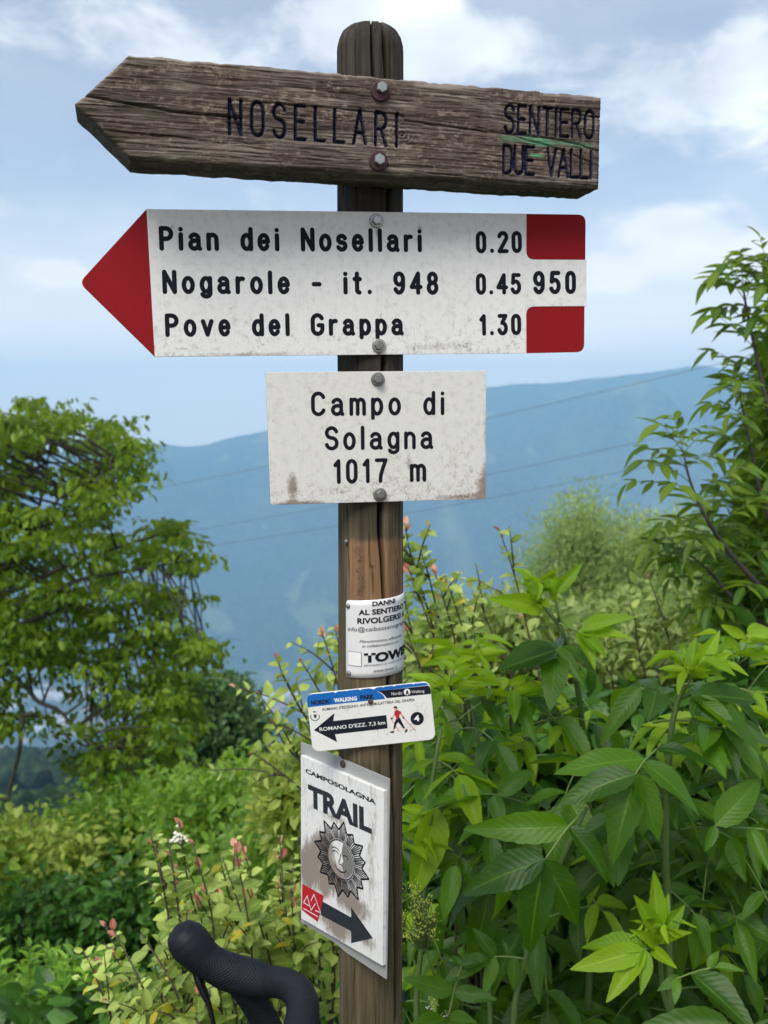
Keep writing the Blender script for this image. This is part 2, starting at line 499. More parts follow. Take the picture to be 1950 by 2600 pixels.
# ------------------------------------------------------------------ sign materials
def mat_plain(name, col, rough=.5, metal=0.0, spec=.5, nscale=60, var=.12, bump=0.0):
    m, t = material(name)
    c = t.coord('Object'); n = t.noise(c, nscale, 5, .6)
    k = t.mix(n, tuple(x * (1 - var) for x in col), tuple(min(1, x * (1 + var)) for x in col))
    nm = t.bump(t.noise(c, nscale * 8, 3), bump, .0005) if bump else None
    t.out(t.principled(k, rough, nm, metal, spec)); return m
INK = mat_plain('ink_black', (.006, .007, .012), .7, 0, .15, 180, .5)
INK_SOFT = mat_plain('ink_faded', (.05, .05, .06), .6, 0, .3, 300, .5)
NAVY = mat_plain('print_navy', (.006, .008, .017), .5, 0, .3, 90, .3)
BLUE = mat_plain('print_blue', (.004, .118, .40), .35, 0, .5, 90, .1)
PRINT_WHITE = mat_plain('print_white', (.72, .72, .72), .4)
PRINT_RED = mat_plain('print_red', (.42, .012, .02), .4, nscale=150)
PRINT_SKIN = mat_plain('print_skin', (.62, .36, .22), .5)
PRINT_GREEN = mat_plain('print_green', (.02, .16, .10), .5, nscale=400, var=.4)
STEEL = mat_plain('steel', (.36, .37, .36), .38, .85, .5, 220, .35, .3)
STEEL_DULL = mat_plain('dull_steel', (.22, .22, .21), .5, .8, .5, 260, .4, .3)
RUST_WASHER = mat_plain('plum_washer', (.045, .016, .022), .6, 0, .35, 200, .4, .3)
RUST = mat_plain('rusty_steel', (.07, .045, .038), .7, .3, .4, 300, .5, .4)
def stain_field(t, c, spots):
    tot = None
    for u_, v_, ru, rv, k in spots:
        s_ = t.new('ShaderNodeVectorMath', operation='SUBTRACT'); t.put(s_.inputs[0], c); s_.inputs[1].default_value = (u_, v_, 0)
        s2 = t.new('ShaderNodeVectorMath', operation='MULTIPLY'); t.put(s2.inputs[0], s_.outputs[0]); s2.inputs[1].default_value = (1 / ru, 1 / rv, 0)
        l_ = t.new('ShaderNodeVectorMath', operation='LENGTH'); t.put(l_.inputs[0], s2.outputs[0])
        g = t.math('MULTIPLY', t.math('SUBTRACT', 1.0, l_.outputs['Value'], clamp=True), k); tot = g if tot is None else t.math('ADD', tot, g)
    return tot
def mat_sign_white(name, base, dirt, amount, lowdirt, vmin, vmax, spots=()):
    """enamelled panel, specked with dirt that thickens towards the lower edge"""
    m, t = material(name)
    c = t.coord('Object'); s_ = t.new('ShaderNodeSeparateXYZ'); t.put(s_.inputs[0], c)
    fine = t.noise(c, 420, 4, .7); mid = t.noise(c, 115, 5, .70); big = t.noise(c, 16, 4, .6, .3)
    streak = t.noise(c, 170, 4, .7)
    low = t.smooth(s_.outputs[1], vmax, vmin)
    low = t.math('MULTIPLY', t.math('POWER', low, 5.0), lowdirt)
    f = t.math('ADD', t.math('MULTIPLY', fine, .55), t.math('ADD', t.math('MULTIPLY', mid, .45), t.math('MULTIPLY', big, .30)))
    f = t.math('ADD', f, low)
    sp = t.smooth(f, .80 - amount, .99 - amount * .6)
    cloud = t.mix(t.smooth(t.math('ADD', t.math('MULTIPLY', mid, .6), t.math('MULTIPLY', streak, .4)), .46, .66), base, tuple(x * .86 for x in base))
    edge = t.math('MULTIPLY', t.math('GREATER_THAN', low, lowdirt * .72), .35)
    col = t.mix(t.math('MULTIPLY', sp, .70), cloud, dirt)
    run = t.noise(t.mapping(c, (260, 16, 1)), 1.0, 4, .65)
    col = t.mix(t.math('MULTIPLY', t.smooth(run, .52, .74), .16), col, (.30, .27, .22))      # faint rain runs
    if spots:
        sf = t.smooth(t.math('ADD', t.math('MULTIPLY', stain_field(t, c, spots), .55), t.math('ADD', t.math('MULTIPLY', fine, .30), t.math('ADD', t.math('MULTIPLY', run, .2), t.math('MULTIPLY', mid, .25)))), .50, .80)
        col = t.mix(t.math('MULTIPLY', sf, .75), col, (.13, .085, .05))
    nb = t.bump(t.math('ADD', mid, t.math('MULTIPLY', fine, .3)), .06, .0006)
    t.out(t.principled(col, t.ramp(mid, [(.3, .42), (.7, .60)]), nb, 0, .35)); return m
def mat_red():
    m, t = material('sign_red')
    c = t.coord('Object'); n = t.noise(c, 500, 4, .7); b = t.noise(c, 20, 4)
    col = t.mix(n, (.19, .004, .008), (.29, .007, .012)); col = t.mix(t.math('MULTIPLY', b, .35), col, (.20, .008, .010))
    t.out(t.principled(t.mix(t.math('MULTIPLY', t.smooth(t.noise(c, 240, 4, .7), .60, .72), .25), col, (.30, .05, .05)), .62, None, 0, .14)); return m
RED = mat_red()
WHITE_EDGE = mat_plain('panel_edge', (.16, .15, .14), .6, nscale=200, var=.5)

def mat_wood_board():
    m, t = material('weathered_board')
    c = t.coord('Object')
    grain = t.noise(t.mapping(c, (11, 330, 60)), 1.0, 6, .70, .3)
    g2 = t.noise(t.mapping(c, (28, 900, 200)), 1.0, 4, .6)
    big = t.noise(t.mapping(c, (14, 40, 20)), 1.0, 5, .6, .3)
    blot = t.noise(t.mapping(c, (1, 1.5, 1)), 130, 5, .70, .2)
    base = t.ramp(grain, [(.30, (.020, .014, .012)), (.45, (.062, .044, .037)), (.56, (.108, .084, .070)), (.70, (.19, .16, .138))])
    col = t.mix(t.smooth(big, .42, .64), base, t.mix(.6, base, (.060, .034, .030)))
    col = t.mix(t.math('MULTIPLY', t.smooth(g2, .55, .72), .5), col, (.24, .215, .19))
    fl = t.math('ADD', t.math('MULTIPLY', blot, .75), t.math('MULTIPLY', big, .35))
    col = t.mix(t.math('MULTIPLY', t.math('MULTIPLY', t.smooth(fl, .565, .635), t.ramp(t.noise(c, 22, 3), [(.38, .25), (.62, 1.0)])), .66), col, (.27, .225, .175))
    olive = t.attr('olive'); col = t.mix(t.math('MULTIPLY', olive, .75), col, (.030, .034, .014))
    pale = t.attr('pale'); col = t.mix(t.math('MULTIPLY', t.math('MULTIPLY', pale, t.smooth(grain, .36, .6)), .7), col, (.34, .30, .25))
    gr = t.attr('green'); col = t.mix(t.math('MULTIPLY', gr, .8), col, (.10, .30, .17))
    ink = t.attr('ink'); col = t.mix(t.math('MULTIPLY', ink, .97), col, (.008, .010, .034))
    hgt = t.math('ADD', grain, t.math('MULTIPLY', g2, .6))
    nb = t.bump(hgt, .7, .0016)
    t.out(t.principled(col, .85, nb, 0, .2)); return m
def mat_post():
    m, t = material('weathered_post')
    c = t.coord('Object')
    grain = t.noise(t.mapping(c, (150, 150, 5)), 1.0, 6, .65, .6)
    g2 = t.noise(t.mapping(c, (480, 480, 14)), 1.0, 4, .6)
    big = t.noise(t.mapping(c, (22, 22, 7)), 1.0, 5, .62, .3)
    spk = t.noise(c, 330, 4, .7)
    top = t.ramp(grain, [(.30, (.014, .012, .010)), (.48, (.042, .035, .029)), (.62, (.078, .068, .056)), (.76, (.13, .115, .10))])
    low = t.ramp(grain, [(.28, (.034, .028, .014)), (.48, (.085, .068, .038)), (.64, (.135, .11, .066)), (.78, (.20, .165, .11))])
    fresh = t.ramp(grain, [(.25, (.095, .052, .026)), (.48, (.19, .11, .056)), (.7, (.28, .17, .09))])
    z = t.attr('lower'); col = t.mix(z, top, low)
    col = t.mix(t.math('MULTIPLY', t.smooth(big, .50, .68), .6), col, t.mix(.5, col, (.050, .055, .022)))
    col = t.mix(t.math('MULTIPLY', t.attr('dark_zone'), .85), col, (.024, .021, .017))
    pf = t.attr('fresh'); col = t.mix(pf, col, t.mix(t.math('MULTIPLY', t.smooth(big, .5, .66), .35), fresh, (.10, .06, .035)))
    col = t.mix(t.math('MULTIPLY', t.attr('tracks'), .8), col, (.055, .034, .022))
    col = t.mix(t.math('MULTIPLY', t.smooth(spk, .66, .74), .35), col, (.26, .24, .20))
    nb = t.bump(t.math('ADD', grain, t.math('MULTIPLY', g2, .6)), .6, .0013)
    t.out(t.principled(col, .85, nb, 0, .2)); return m

def hexagon(r_, rot=0.3): return [(r_ * math.cos(rot + k * math.pi / 3), r_ * math.sin(rot + k * math.pi / 3)) for k in range(6)]
def circle(r_, n=20, cx=0, cy_=0): return [(cx + r_ * math.cos(2 * math.pi * k / n), cy_ + r_ * math.sin(2 * math.pi * k / n)) for k in range(n)]
def bolt(sign, px, py, washer_r, head_r, z, washer_mat=None, head_mat=None, rot=.3, flange=True, drop=(0, 0)):
    """hexagon-headed coach screw with its washer"""
    u, v = sign.uv(px, py)
    A = Acc(); A.add(prism_vf(hexagon(head_r, rot), .0018, .0075, .0010))
    A.add(prism_vf(circle(head_r * .45, 12), .0072, .0078))
    o = A.build('bolt', head_mat or STEEL, sign.root); o.location = (u, v, z)
    wv, wf = prism_vf(circle(washer_r, 24), 0.0002, .0024, .0009)
    wsh = mobj('washer', wv, wf, washer_mat or STEEL, o, False, (drop[0], drop[1], 0))
    return o
# ------------------------------------------------------------------ the post
def post_hit(px, py):
    """angle round the post (0 = facing the camera, + to the right) and height of a measured pixel"""
    d_ = ray(px, py); ox, oy = CAM[0] - POST_X, CAM[1] - POST_Y
    a = d_[0] ** 2 + d_[1] ** 2; b = 2 * (ox * d_[0] + oy * d_[1]); c = ox * ox + oy * oy - POST_R ** 2
    disc = max(0, b * b - 4 * a * c); t = (-b - math.sqrt(disc)) / (2 * a); P = CAM + d_ * t
    return math.atan2(P[0] - POST_X, -(P[1] - POST_Y)), P[2]
def build_post():
    zt = at(941, 70, POST_Y)[2]
    nth = 320
    zs = np.concatenate([np.linspace(-.12, .80, 60)[:-1], np.arange(.80, zt - .024, .0014)])
    th = np.linspace(-math.pi, math.pi, nth, endpoint=False)
    T, Z = np.meshgrid(th, zs)
    S = T * POST_R
    D = np.zeros_like(T)
    D += (fbm(S * 55, Z * 3.0, 3) - .5) * .0016 + (fbm(S * 420, Z * 9, 3) - .5) * .0008
    D += (fbm(T * .9 + 5, Z * 2.0, 2) - .5) * .0030
    def crack(pxs, w_, depth, fade=True):
        nonlocal D
        q = [post_hit(*p) for p in pxs]; sp = spline([(a * POST_R, z) for a, z in q], 30)
        zz = sp[:, 1]; o = np.argsort(zz); c = np.interp(Z, zz[o], sp[o, 0])
        c = c + (fbm(Z * 30 + 3, Z * 0, 3) - .5) * .0022
        wv = w_ * (.6 + .8 * fbm(Z * 14 + pxs[0][0], Z * 0, 3))
        inside = sstep(Z, zz.min() - .004, zz.min() + .02) * (1 - sstep(Z, zz.max() - .015, zz.max() + .004)) if fade else ((Z > zz.min()) & (Z < zz.max()))
        D -= depth * np.exp(-np.abs((S - c) / wv) ** 3) * inside
    crack([(976, 60), (978, 130), (985, 330), (988, 480), (975, 920), (966, 1300), (973, 1419), (979, 1514), (984, 1640), (990, 1760), (996, 1900), (1003, 2126), (1001, 2240), (1006, 2420), (1007, 2600)], .0024, .014)
    crack([(943, 70), (946, 180), (948, 330), (950, 480)], .0013, .008)
    crack([(902, 80), (903, 200), (905, 500)], .0007, .003)
    crack([(867, 100), (868, 250), (870, 500)], .0009, .004)
    crack([(938, 1350), (939, 1430), (946, 1450), (951, 1525)], .0006, .003)
    crack([(880, 1280), (881, 1380), (884, 1475)], .0009, .003)
    crack([(900, 2440), (899, 2520), (897, 2610)], .0008, .004)
    crack([(905, 1920), (908, 1990)], .0006, .002)
    crack([(1016, 1880), (1015, 2300), (1012, 2610)], .0007, .003)
    for k in range(26):
        x0 = RNG.uniform(-math.pi, math.pi); z0 = RNG.uniform(.8, 2.0); L = RNG.uniform(.05, .3)
        c = x0 * POST_R + (fbm(Z * 16 + k * 7, Z * 0, 3) - .5) * .002
        D -= RNG.uniform(.0008, .002) * np.exp(-((S - c) / .0006) ** 2) * sstep(Z, z0, z0 + .03) * (1 - sstep(Z, z0 + L, z0 + L + .03))
    kt, kz = post_hit(944, 1443); kd = np.hypot(S - kt * POST_R, (Z - kz)); D -= .0015 * np.exp(-(kd / .0022) ** 2)
    # colour zones
    _, zf1 = post_hit(940, 1368); _, zf0 = post_hit(940, 1530); tl, _ = post_hit(884, 1450)
    edge = (fbm(S * 200, Z * 60, 3) - .5) * .004
    fresh = (sstep(Z + edge, zf0 - .05, zf0 - .045) * (1 - sstep(Z + edge, zf1 - .006, zf1 + .002)) * sstep(S + edge, tl * POST_R - .001, tl * POST_R + .002) * (1 - sstep(T, 1.9, 2.0)))
    _, zlow = post_hit(940, 1500); lower = 1 - sstep(Z + (fbm(S * 40, Z * 5, 3) - .5) * .3, zlow - .10, zlow + .42)
    dark_zone = np.zeros_like(Z)  # darker streak, bands between the signs, left side and deep cracks
    _, za = post_hit(925, 1275); _, zb = post_hit(925, 1400); ta, _ = post_hit(926, 1300)
    dark_zone += np.exp(-((S - ta * POST_R) / .016) ** 2) * sstep(Z, zb - .02, za) * .95 * (.4 + fbm(S * 120, Z * 16, 3))
    for (px_, py_, rr) in ((930, 480, .05), (930, 925, .04)):
        ta, za = post_hit(px_, py_); dark_zone += np.exp(-((Z - za) / rr) ** 2) * .5
    dark_zone += (1 - sstep(T, -1.25, -.8)) * sstep(T, -2.4, -1.8) * .35
    dark_zone += sstep(D, -.002, -.006) * .9
    tracks = np.zeros_like(Z)
    for px_, py_ in ((905, 1395), (918, 1420), (908, 1445), (915, 1470), (920, 1490), (907, 1410), (913, 1505)):
        ta, za = post_hit(px_ + RNG.uniform(-4, 4), py_)
        w1 = fbm(S * 900 + px_, Z * 700, 3)
        tracks += np.exp(-((S - ta * POST_R) / .004) ** 2 - ((Z - za) / .008) ** 2) * sstep(w1, .52, .58)
    tracks += np.exp(-((S - .0345) / .004) ** 2) * sstep(fbm(S * 500, Z * 90, 3), .5, .6) * fresh
    rr = POST_R + D
    P = np.stack([rr * np.sin(T), -rr * np.cos(T), Z], -1)
    # rounded top
    rings = [(.985, .020), (.93, .0125), (.84, .0065), (.70, .0025), (.50, .0006), (.25, 0), (.02, 0)]
    extra = []
    Dl = D[-1]
    for f_, dz in rings:
        rad = (POST_R + Dl * (.4 + .6 * f_)) * f_
        dip = np.minimum(0, Dl + .002) * .8 * f_
        e = (fbm(np.cos(th) * 3 + f_ * 9, np.sin(th) * 3, 3) - .5) * .003 * (1 - f_ * .5)
        extra.append(np.stack([rad * np.sin(th), -rad * np.cos(th), zt - dz + e + dip], -1))
    P = np.concatenate([P, np.stack(extra)], 0)
    ex = lambda a: np.concatenate([a, np.repeat(a[-1:], len(rings), 0)], 0)
    me = grid_mesh('post', P, mat_post(), wrap=True, attrs={'fresh': ex(np.clip(fresh, 0, 1)), 'lower': ex(lower), 'dark_zone': ex(np.clip(dark_zone, 0, 1)), 'tracks': ex(np.clip(tracks, 0, 1))})
    o = bpy.data.objects.new('post', me); link(o); o.location = (POST_X, POST_Y, 0)
    tag(o, 'round weathered wooden post with cracks that carries all the trail signs', 'post')
    # little nails and screws left in the wood
    for px_, py_ in ((880, 1375), (1019, 1365)):
        a, z = post_hit(px_, py_)
        if px_ > 1010: a = 1.48
        v, f = tube([(0, 0, -.006), (0, 0, .0012), (0, 0, .0022)], [.0019, .0026, .0012], 10)
        s_ = mobj('screw', v, f, STEEL_DULL, o)
        n_ = Vector((math.sin(a), -math.cos(a), 0)); s_.rotation_euler = n_.to_track_quat('Z', 'Y').to_euler()
        s_.location = (POST_R * n_.x, POST_R * n_.y, z)
    return o
POST = build_post()

# ------------------------------------------------------------------ wooden arrow board
def build_board():
    S = Sign('wooden_arrow_board', 'thick weathered wooden arrow board carved NOSELLARI, topmost on the post', 'sign', sign_pose(-.24508, 0, -.00771, -.01429, 1.90512, .060))
    TH = .058
    tl, tr, br, bl, tip = (S.uv(*p) for p in ((328, 137), (1530, 245), (1521, 479), (331, 404), (190, 265)))
    uL, uR = tip[0], (tr[0] + br[0]) / 2; uS = (tl[0] + bl[0]) / 2
    top = lambda u: np.where(u > uS, tl[1] + (tr[1] - tl[1]) * (u - uS) / (uR - uS), tip[1] + (tl[1] - tip[1]) * (u - uL) / (uS - uL))
    bot = lambda u: np.where(u > uS, bl[1] + (br[1] - bl[1]) * (u - uS) / (uR - uS), tip[1] + (bl[1] - tip[1]) * (u - uL) / (uS - uL))
    nu, nv = 690, 125
    us = np.linspace(uL, uR, nu); js = np.linspace(0, 1, nv)
    vt = top(us) + (fbm(us * 90, us * 0, 3) - .5) * .0028 - .0001
    vb = bot(us) + (fbm(us * 80 + 40, us * 0, 3) - .5) * .0024
    U = np.repeat(us[None], nv, 0); V = vb[None] + (vt - vb)[None] * js[:, None]
    Z = (fbm(U * 26, V * 620, 4) - .5) * .0020 + (fbm(U * 70, V * 1500, 3) - .5) * .0012 + (fbm(U * 9, V * 26, 3) - .5) * .001
    dk, kc = None, S.uv(1020, 340); kd = np.hypot((U - kc[0]) * .8, V - kc[1]); Z += .0012 * np.cos(kd * 1800) * np.exp(-(kd / .008) ** 2)
    def crack(pxs, w_, depth):
        q = spline([S.uv(*p) for p in pxs], 24); c = np.interp(U, q[:, 0], q[:, 1]) + (fbm(U * 70, U * 0 + pxs[0][1], 3) - .5) * .0022
        ins = sstep(U, q[0, 0], q[0, 0] + .01) * (1 - sstep(U, q[-1, 0] - .02, q[-1, 0])) if pxs[0][0] > 230 else (1 - sstep(U, q[-1, 0] - .02, q[-1, 0]))
        return -depth * np.exp(-np.abs((V - c) / (w_ * (.5 + fbm(U * 40, U * 0 + 3, 3)))) ** 2) * ins
    Z += crack([(195, 238), (300, 258), (440, 282), (572, 296), (640, 302)], .0009, .0045)
    Z += crack([(560, 312), (800, 335), (1000, 350)], .0006, .002)
    Z += crack([(585, 250), (760, 268), (1010, 290), (1031, 305), (1200, 330), (1400, 352), (1526, 384)], .0007, .003)
    Z += crack([(1200, 320), (1400, 372), (1526, 424)], .0006, .0025)
    Z += crack([(260, 330), (420, 345), (700, 368)], .0005, .002)
    Z += crack([(1030, 430), (1300, 462), (1500, 478)], .0005, .002)
    for k in range(34):
        u0 = RNG.uniform(uL, uR - .05); L = RNG.uniform(.03, .16); c = RNG.uniform(bl[1] + .004, tl[1] - .004) - .03 * (U - u0) + (fbm(U * 50 + k * 5, U * 0, 2) - .5) * .002
        Z -= RNG.uniform(.0006, .0016) * np.exp(-((V - c) / .0005) ** 2) * sstep(U, u0, u0 + .01) * (1 - sstep(U, u0 + L, u0 + L + .02))
    # carved words
    ink = np.zeros_like(U)
    for text, p0, p1, pt, wr in (('NOSELLARI', (579, 343), (1013, 376), (579, 248), .095), ('SENTIERO', (1280, 339), (1511, 355), (1280, 261), .105), ('DUE VALLI', (1276, 442), (1505, 457), (1277, 364), .105)):
        a, b, c = S.uv(*p0), S.uv(*p1), S.uv(*pt)
        e = b - a; W = np.linalg.norm(e); e /= W; sl = (c - a) / np.linalg.norm(c - a); H = np.linalg.norm(c - a)
        lw = wr * H; st = [s_ for g_ in layout(text, H - lw, W - lw, .45, .70) for s_ in g_]
        segs = [[tuple(a + e * (x + lw / 2) + np.array([0, 1]) * (y + lw / 2)) for x, y in s_] for s_ in st]
        uv0 = np.array([p for s_ in segs for p in s_]); m = (U > uv0[:, 0].min() - .01) & (U < uv0[:, 0].max() + .01) & (V > uv0[:, 1].min() - .01) & (V < uv0[:, 1].max() + .01)
        d_ = np.full(U.shape, 1.0); d_[m] = seg_dist(U[m], V[m], segs)
        d_ = d_ + (fbm(U * 300, V * 300, 2) - .5) * .0008
        Z -= .0042 * (1 - sstep(d_, lw * .25, lw * .62)); ink = np.maximum(ink, 1 - sstep(d_, lw * .42, lw * .62))
    ed = np.minimum(V - vb[None], vt[None] - V); ed = np.minimum(ed, uR - U)
    Z -= .0035 * np.exp(-ed / .0018)
    green = np.zeros_like(U)
    for p, ru, rv, k in (((1362, 358), .022, .0045, 1.0), ((1460, 366), .026, .003, .55), ((1300, 352), .014, .0035, .5), ((1364, 397), .009, .0026, 1.0)):
        c = S.uv(*p); green = np.maximum(green, k * np.exp(-(((U - c[0]) / ru) ** 2 + ((V - c[1] + .06 * (U - c[0])) / rv) ** 2) ** 2))
    green = green * sstep(fbm(U * 60, V * 500, 3) + .25 * green, .42, .58) * (1 - ink)
    bd = (V - vb[None]); olive = np.exp(-bd / .006) * (.3 + .9 * fbm(U * 60, V * 90, 3)) + .7 * np.exp(-(((U - uL - .055) / .03) ** 2)) * sstep(fbm(U * 50, V * 70, 3), .45, .62)  # dark olive tone along the lower edge and near the tip
    pale = np.exp(-(vt[None] - V) / .003) + .5 * sstep(fbm(U * 14 + 3, V * 50, 4), .50, .62)
    cc = S.uv(1450, 460); pale += .9 * np.exp(-(((U - cc[0]) / .045) ** 2 + ((V - cc[1]) / .006) ** 2))
    # front sheet plus sides and back
    P = np.stack([U, V, Z], -1)
    nr = 7; ring_f = np.concatenate([P[0], P[1:, -1], P[-1, -2::-1]], 0)   # bottom L->R, right side up, top R->L (tip is degenerate)
    rel = np.linspace(0, 1, nr + 1)[1:]
    n_ring = len(ring_f); rows = []
    for r_ in rel:
        q = ring_f.copy(); q[:, 2] = q[:, 2] * (1 - r_) - TH * r_
        jit = (fbm(q[:, 0] * 60 + r_ * 5, q[:, 1] * 60 + r_ * 17, 3) - .5) * .0022 * (1 if r_ < 1 else 0)
        q[:, 1] += jit
        rows.append(q)
    Vv = np.concatenate([P.reshape(-1, 3)] + rows, 0)
    idx = np.arange(nu * nv).reshape(nv, nu)
    quads = [np.stack([idx[:-1, :-1], idx[:-1, 1:], idx[1:, 1:], idx[1:, :-1]], -1).reshape(-1, 4)]
    prev = np.concatenate([idx[0], idx[1:, -1], idx[-1, -2::-1]])
    for k in range(nr):
        cur = np.arange(n_ring) + nu * nv + k * n_ring
        quads.append(np.stack([prev[:-1], cur[:-1], cur[1:], prev[1:]], -1)); prev = cur
    h = (n_ring - (nv - 2)) // 2
    back_b = prev[:nu]; back_t = prev[::-1][:nu]
    quads.append(np.stack([back_b[:-1], back_t[:-1], back_t[1:], back_b[1:]], -1))
    pad = np.zeros(n_ring * nr); side_olive = np.full(n_ring * nr, .35)
    me = np_mesh('plank', Vv, np.concatenate(quads), mat_wood_board(), True, {'ink': np.concatenate([ink.ravel(), pad]), 'green': np.concatenate([green.ravel(), pad]), 'olive': np.concatenate([np.clip(olive, 0, 1).ravel(), side_olive]), 'pale': np.concatenate([np.clip(pale, 0, 1).ravel(), pad])})
    o = bpy.data.objects.new('plank', me); link(o, S.root)
    bolt(S, 967, 226, .0096, .0056, .0004, RUST_WASHER, STEEL, .5, drop=(-.001, -.003))
    bolt(S, 961, 408, .0098, .0058, .0004, RUST_WASHER, STEEL, .5, drop=(-.0005, -.0008))
build_board()

# ------------------------------------------------------------------ red and white trail arrow
def build_white():
    S = Sign('trail_arrow_sign', 'red and white metal arrow sign listing three destinations and walking times', 'sign', sign_pose(-.1809, 0, .02134, -.00075, 1.75746, .003))
    sp = [(*S.uv(x, y), a, b, k) for x, y, a, b, k in ((956, 590, .004, .018, .55), (962, 900, .005, .012, .8), (1150, 720, .06, .05, .22), (1180, 830, .05, .03, .25), (420, 770, .015, .02, .35), (1100, 880, .10, .010, .5), (640, 900, .16, .005, .6), (437, 575, .004, .006, .6), (1066, 582, .004, .006, .7))]
    W = mat_sign_white('arrow_white', (.70, .70, .69), (.12, .10, .07), .06, .10, -.078, .075, sp)
    u = S.uv
    tl, bl = u(372, 531), u(393, 906); tr, br = u(1487, 545), u(1483, 894); tip = u(201, 718)
    # plate outline with a rounded point and rounded red corners
    def corner(p, a, b, r_, n=6):
        p, a, b = map(np.array, (p, a, b)); d1 = (a - p) / np.linalg.norm(a - p); d2 = (b - p) / np.linalg.norm(b - p)
        s, e = p + d1 * r_, p + d2 * r_
        return [tuple((1 - t) ** 2 * s + 2 * t * (1 - t) * p + t * t * e) for t in np.linspace(0, 1, n)]
    xr = u(1335, 700)[0]
    y1a, y1b = u(1410, 659.5)[1], u(1410, 778)[1]
    outline = corner(tip, tl, bl, .008) + [tuple(bl)] + corner(br, bl, tr, .009) + corner(tr, br, tl, .009) + [tuple(tl)]
    outline = oriented(outline)
    v, f = prism_vf(outline, -.0032, -.0002, .0004)
    plate = mobj('plate', v, f, [WHITE_EDGE], S.root)
    def sheet(pts, z0, z1, mat, name, bev=.00025):
        v, f = prism_vf(oriented([tuple(p) for p in pts]), z0, z1, bev); return mobj(name, v, f, mat, S.root)
    # faces
    g = .0002
    tlr, blr = np.array(tl), np.array(bl)
    red = corner(tip, tl, bl, .008) + [tuple(bl + (tip - bl) * .004), tuple(bl), tuple(tl)]
    sheet(red, -.0002, .0004, RED, 'arrow_head')
    def red_block(pA, pB, pC, pD, ro, which):
        a, b, c, d_ = (u(*p) for p in (pA, pB, pC, pD))   # tl tr br bl
        if which == 'top': pts = [tuple(a)] + corner(b, a, c, .009)[::1] + [tuple(c)] + corner(d_, c, a, .009)
        else: pts = corner(a, d_, b, .009) + [tuple(b)] + corner(c, b, d_, .009) + [tuple(d_)]
        sheet(pts, -.0002, .0004, RED, 'red_panel')
    red_block((1336, 543), (1487, 545), (1486, 659), (1336, 659), .008, 'top')
    red_block((1336, 779), (1484, 778), (1483, 894), (1336, 897), .008, 'bot')
    # white enamel face: body and the tab that runs out to the right between the red panels
    rA, rB = u(1336, 543), u(1336, 897); tA, tB = u(1336, 659), u(1336, 779)
    tabA, tabB = u(1488.5, 660), u(1488.5, 777.5)
    o_ = .00015
    k1 = corner(u(1336, 659.2), u(1336, 560), u(1480, 660), .009); k2 = corner(u(1336, 778.8), u(1480, 778), u(1336, 880), .009)
    body = [tuple(tl), *[tuple(x) for x in (bl, )], tuple(rB)] + k2[::-1] + [tuple(tabB), tuple(tabA)] + k1[::-1] + [tuple(rA)]
    sheet(body, -.0002, .0009, W, 'white_panel')
    zt = .00102
    for text, p0, p1, pt in (('Pian dei Nosellari', (405, 637), (1072, 641), (404, 574)), ('Nogarole - it. 948', (413, 747), (1113, 749), (411, 685)), ('Pove del Grappa', (420, 856), (1025, 852), (418, 796)),
                             ('0.20', (1208, 644), (1325, 643), (1208, 587)), ('0.45', (1208, 749), (1323, 748), (1208, 694)), ('1.30', (1217, 853), (1323, 851), (1217, 798)), ('950', (1353, 748), (1462, 747), (1353, 688))):
        wr = .19
        S.engraved(text, p0, p1, pt, wr, zt, INK)
    bolt(S, 954.6, 561.5, .0074, .0052, .0009, STEEL, STEEL, .2)
    bolt(S, 961, 878, .0074, .0052, .0009, STEEL, STEEL_DULL, .9)
build_white()

# ------------------------------------------------------------------ place-name plate
def build_campo():
    S = Sign('place_name_sign', 'off-white rectangular sign reading Campo di Solagna 1017 m', 'sign', sign_pose(-.15124, 0, .01506, .00329, 1.59447, .003))
    sp = [(*S.uv(x, y), a, b, k) for x, y, a, b, k in ((742, 1235, .010, .026, .95), (1225, 1240, .014, .035, .9), (1160, 1262, .05, .006, .8), (760, 1278, .06, .005, .9), (1038, 1170, .008, .022, .6), (960, 985, .004, .012, .4), (1030, 985, .012, .012, .35), (1232, 1100, .006, .09, .5))]
    W = mat_sign_white('place_white', (.62, .615, .59), (.15, .12, .085), .09, .12, -.076, .072, sp)
    pts = oriented([tuple(S.uv(*p)) for p in ((674, 945), (687, 1282), (1233, 1267), (1234, 941))])
    v, f = prism_vf(pts, -.0032, -.0002); mobj('plate', v, f, WHITE_EDGE, S.root)
    v, f = prism_vf(pts, -.0002, .0005, .0004); mobj('face', v, f, W, S.root)
    for text, p0, p1, pt in (('Campo di', (790, 1057), (1129, 1054), (789, 994)), ('Solagna', (825, 1144), (1100, 1140), (824, 1082)), ('1017 m', (847, 1229), (1082, 1223), (846, 1166))):
        S.engraved(text, p0, p1, pt, .155, .0007, INK)
    bolt(S, 958.7, 963, .0074, .0050, .0005, STEEL_DULL, STEEL_DULL, .1)
    bolt(S, 964, 1255.6, .0074, .0050, .0005, STEEL_DULL, STEEL_DULL, .6)
build_campo()

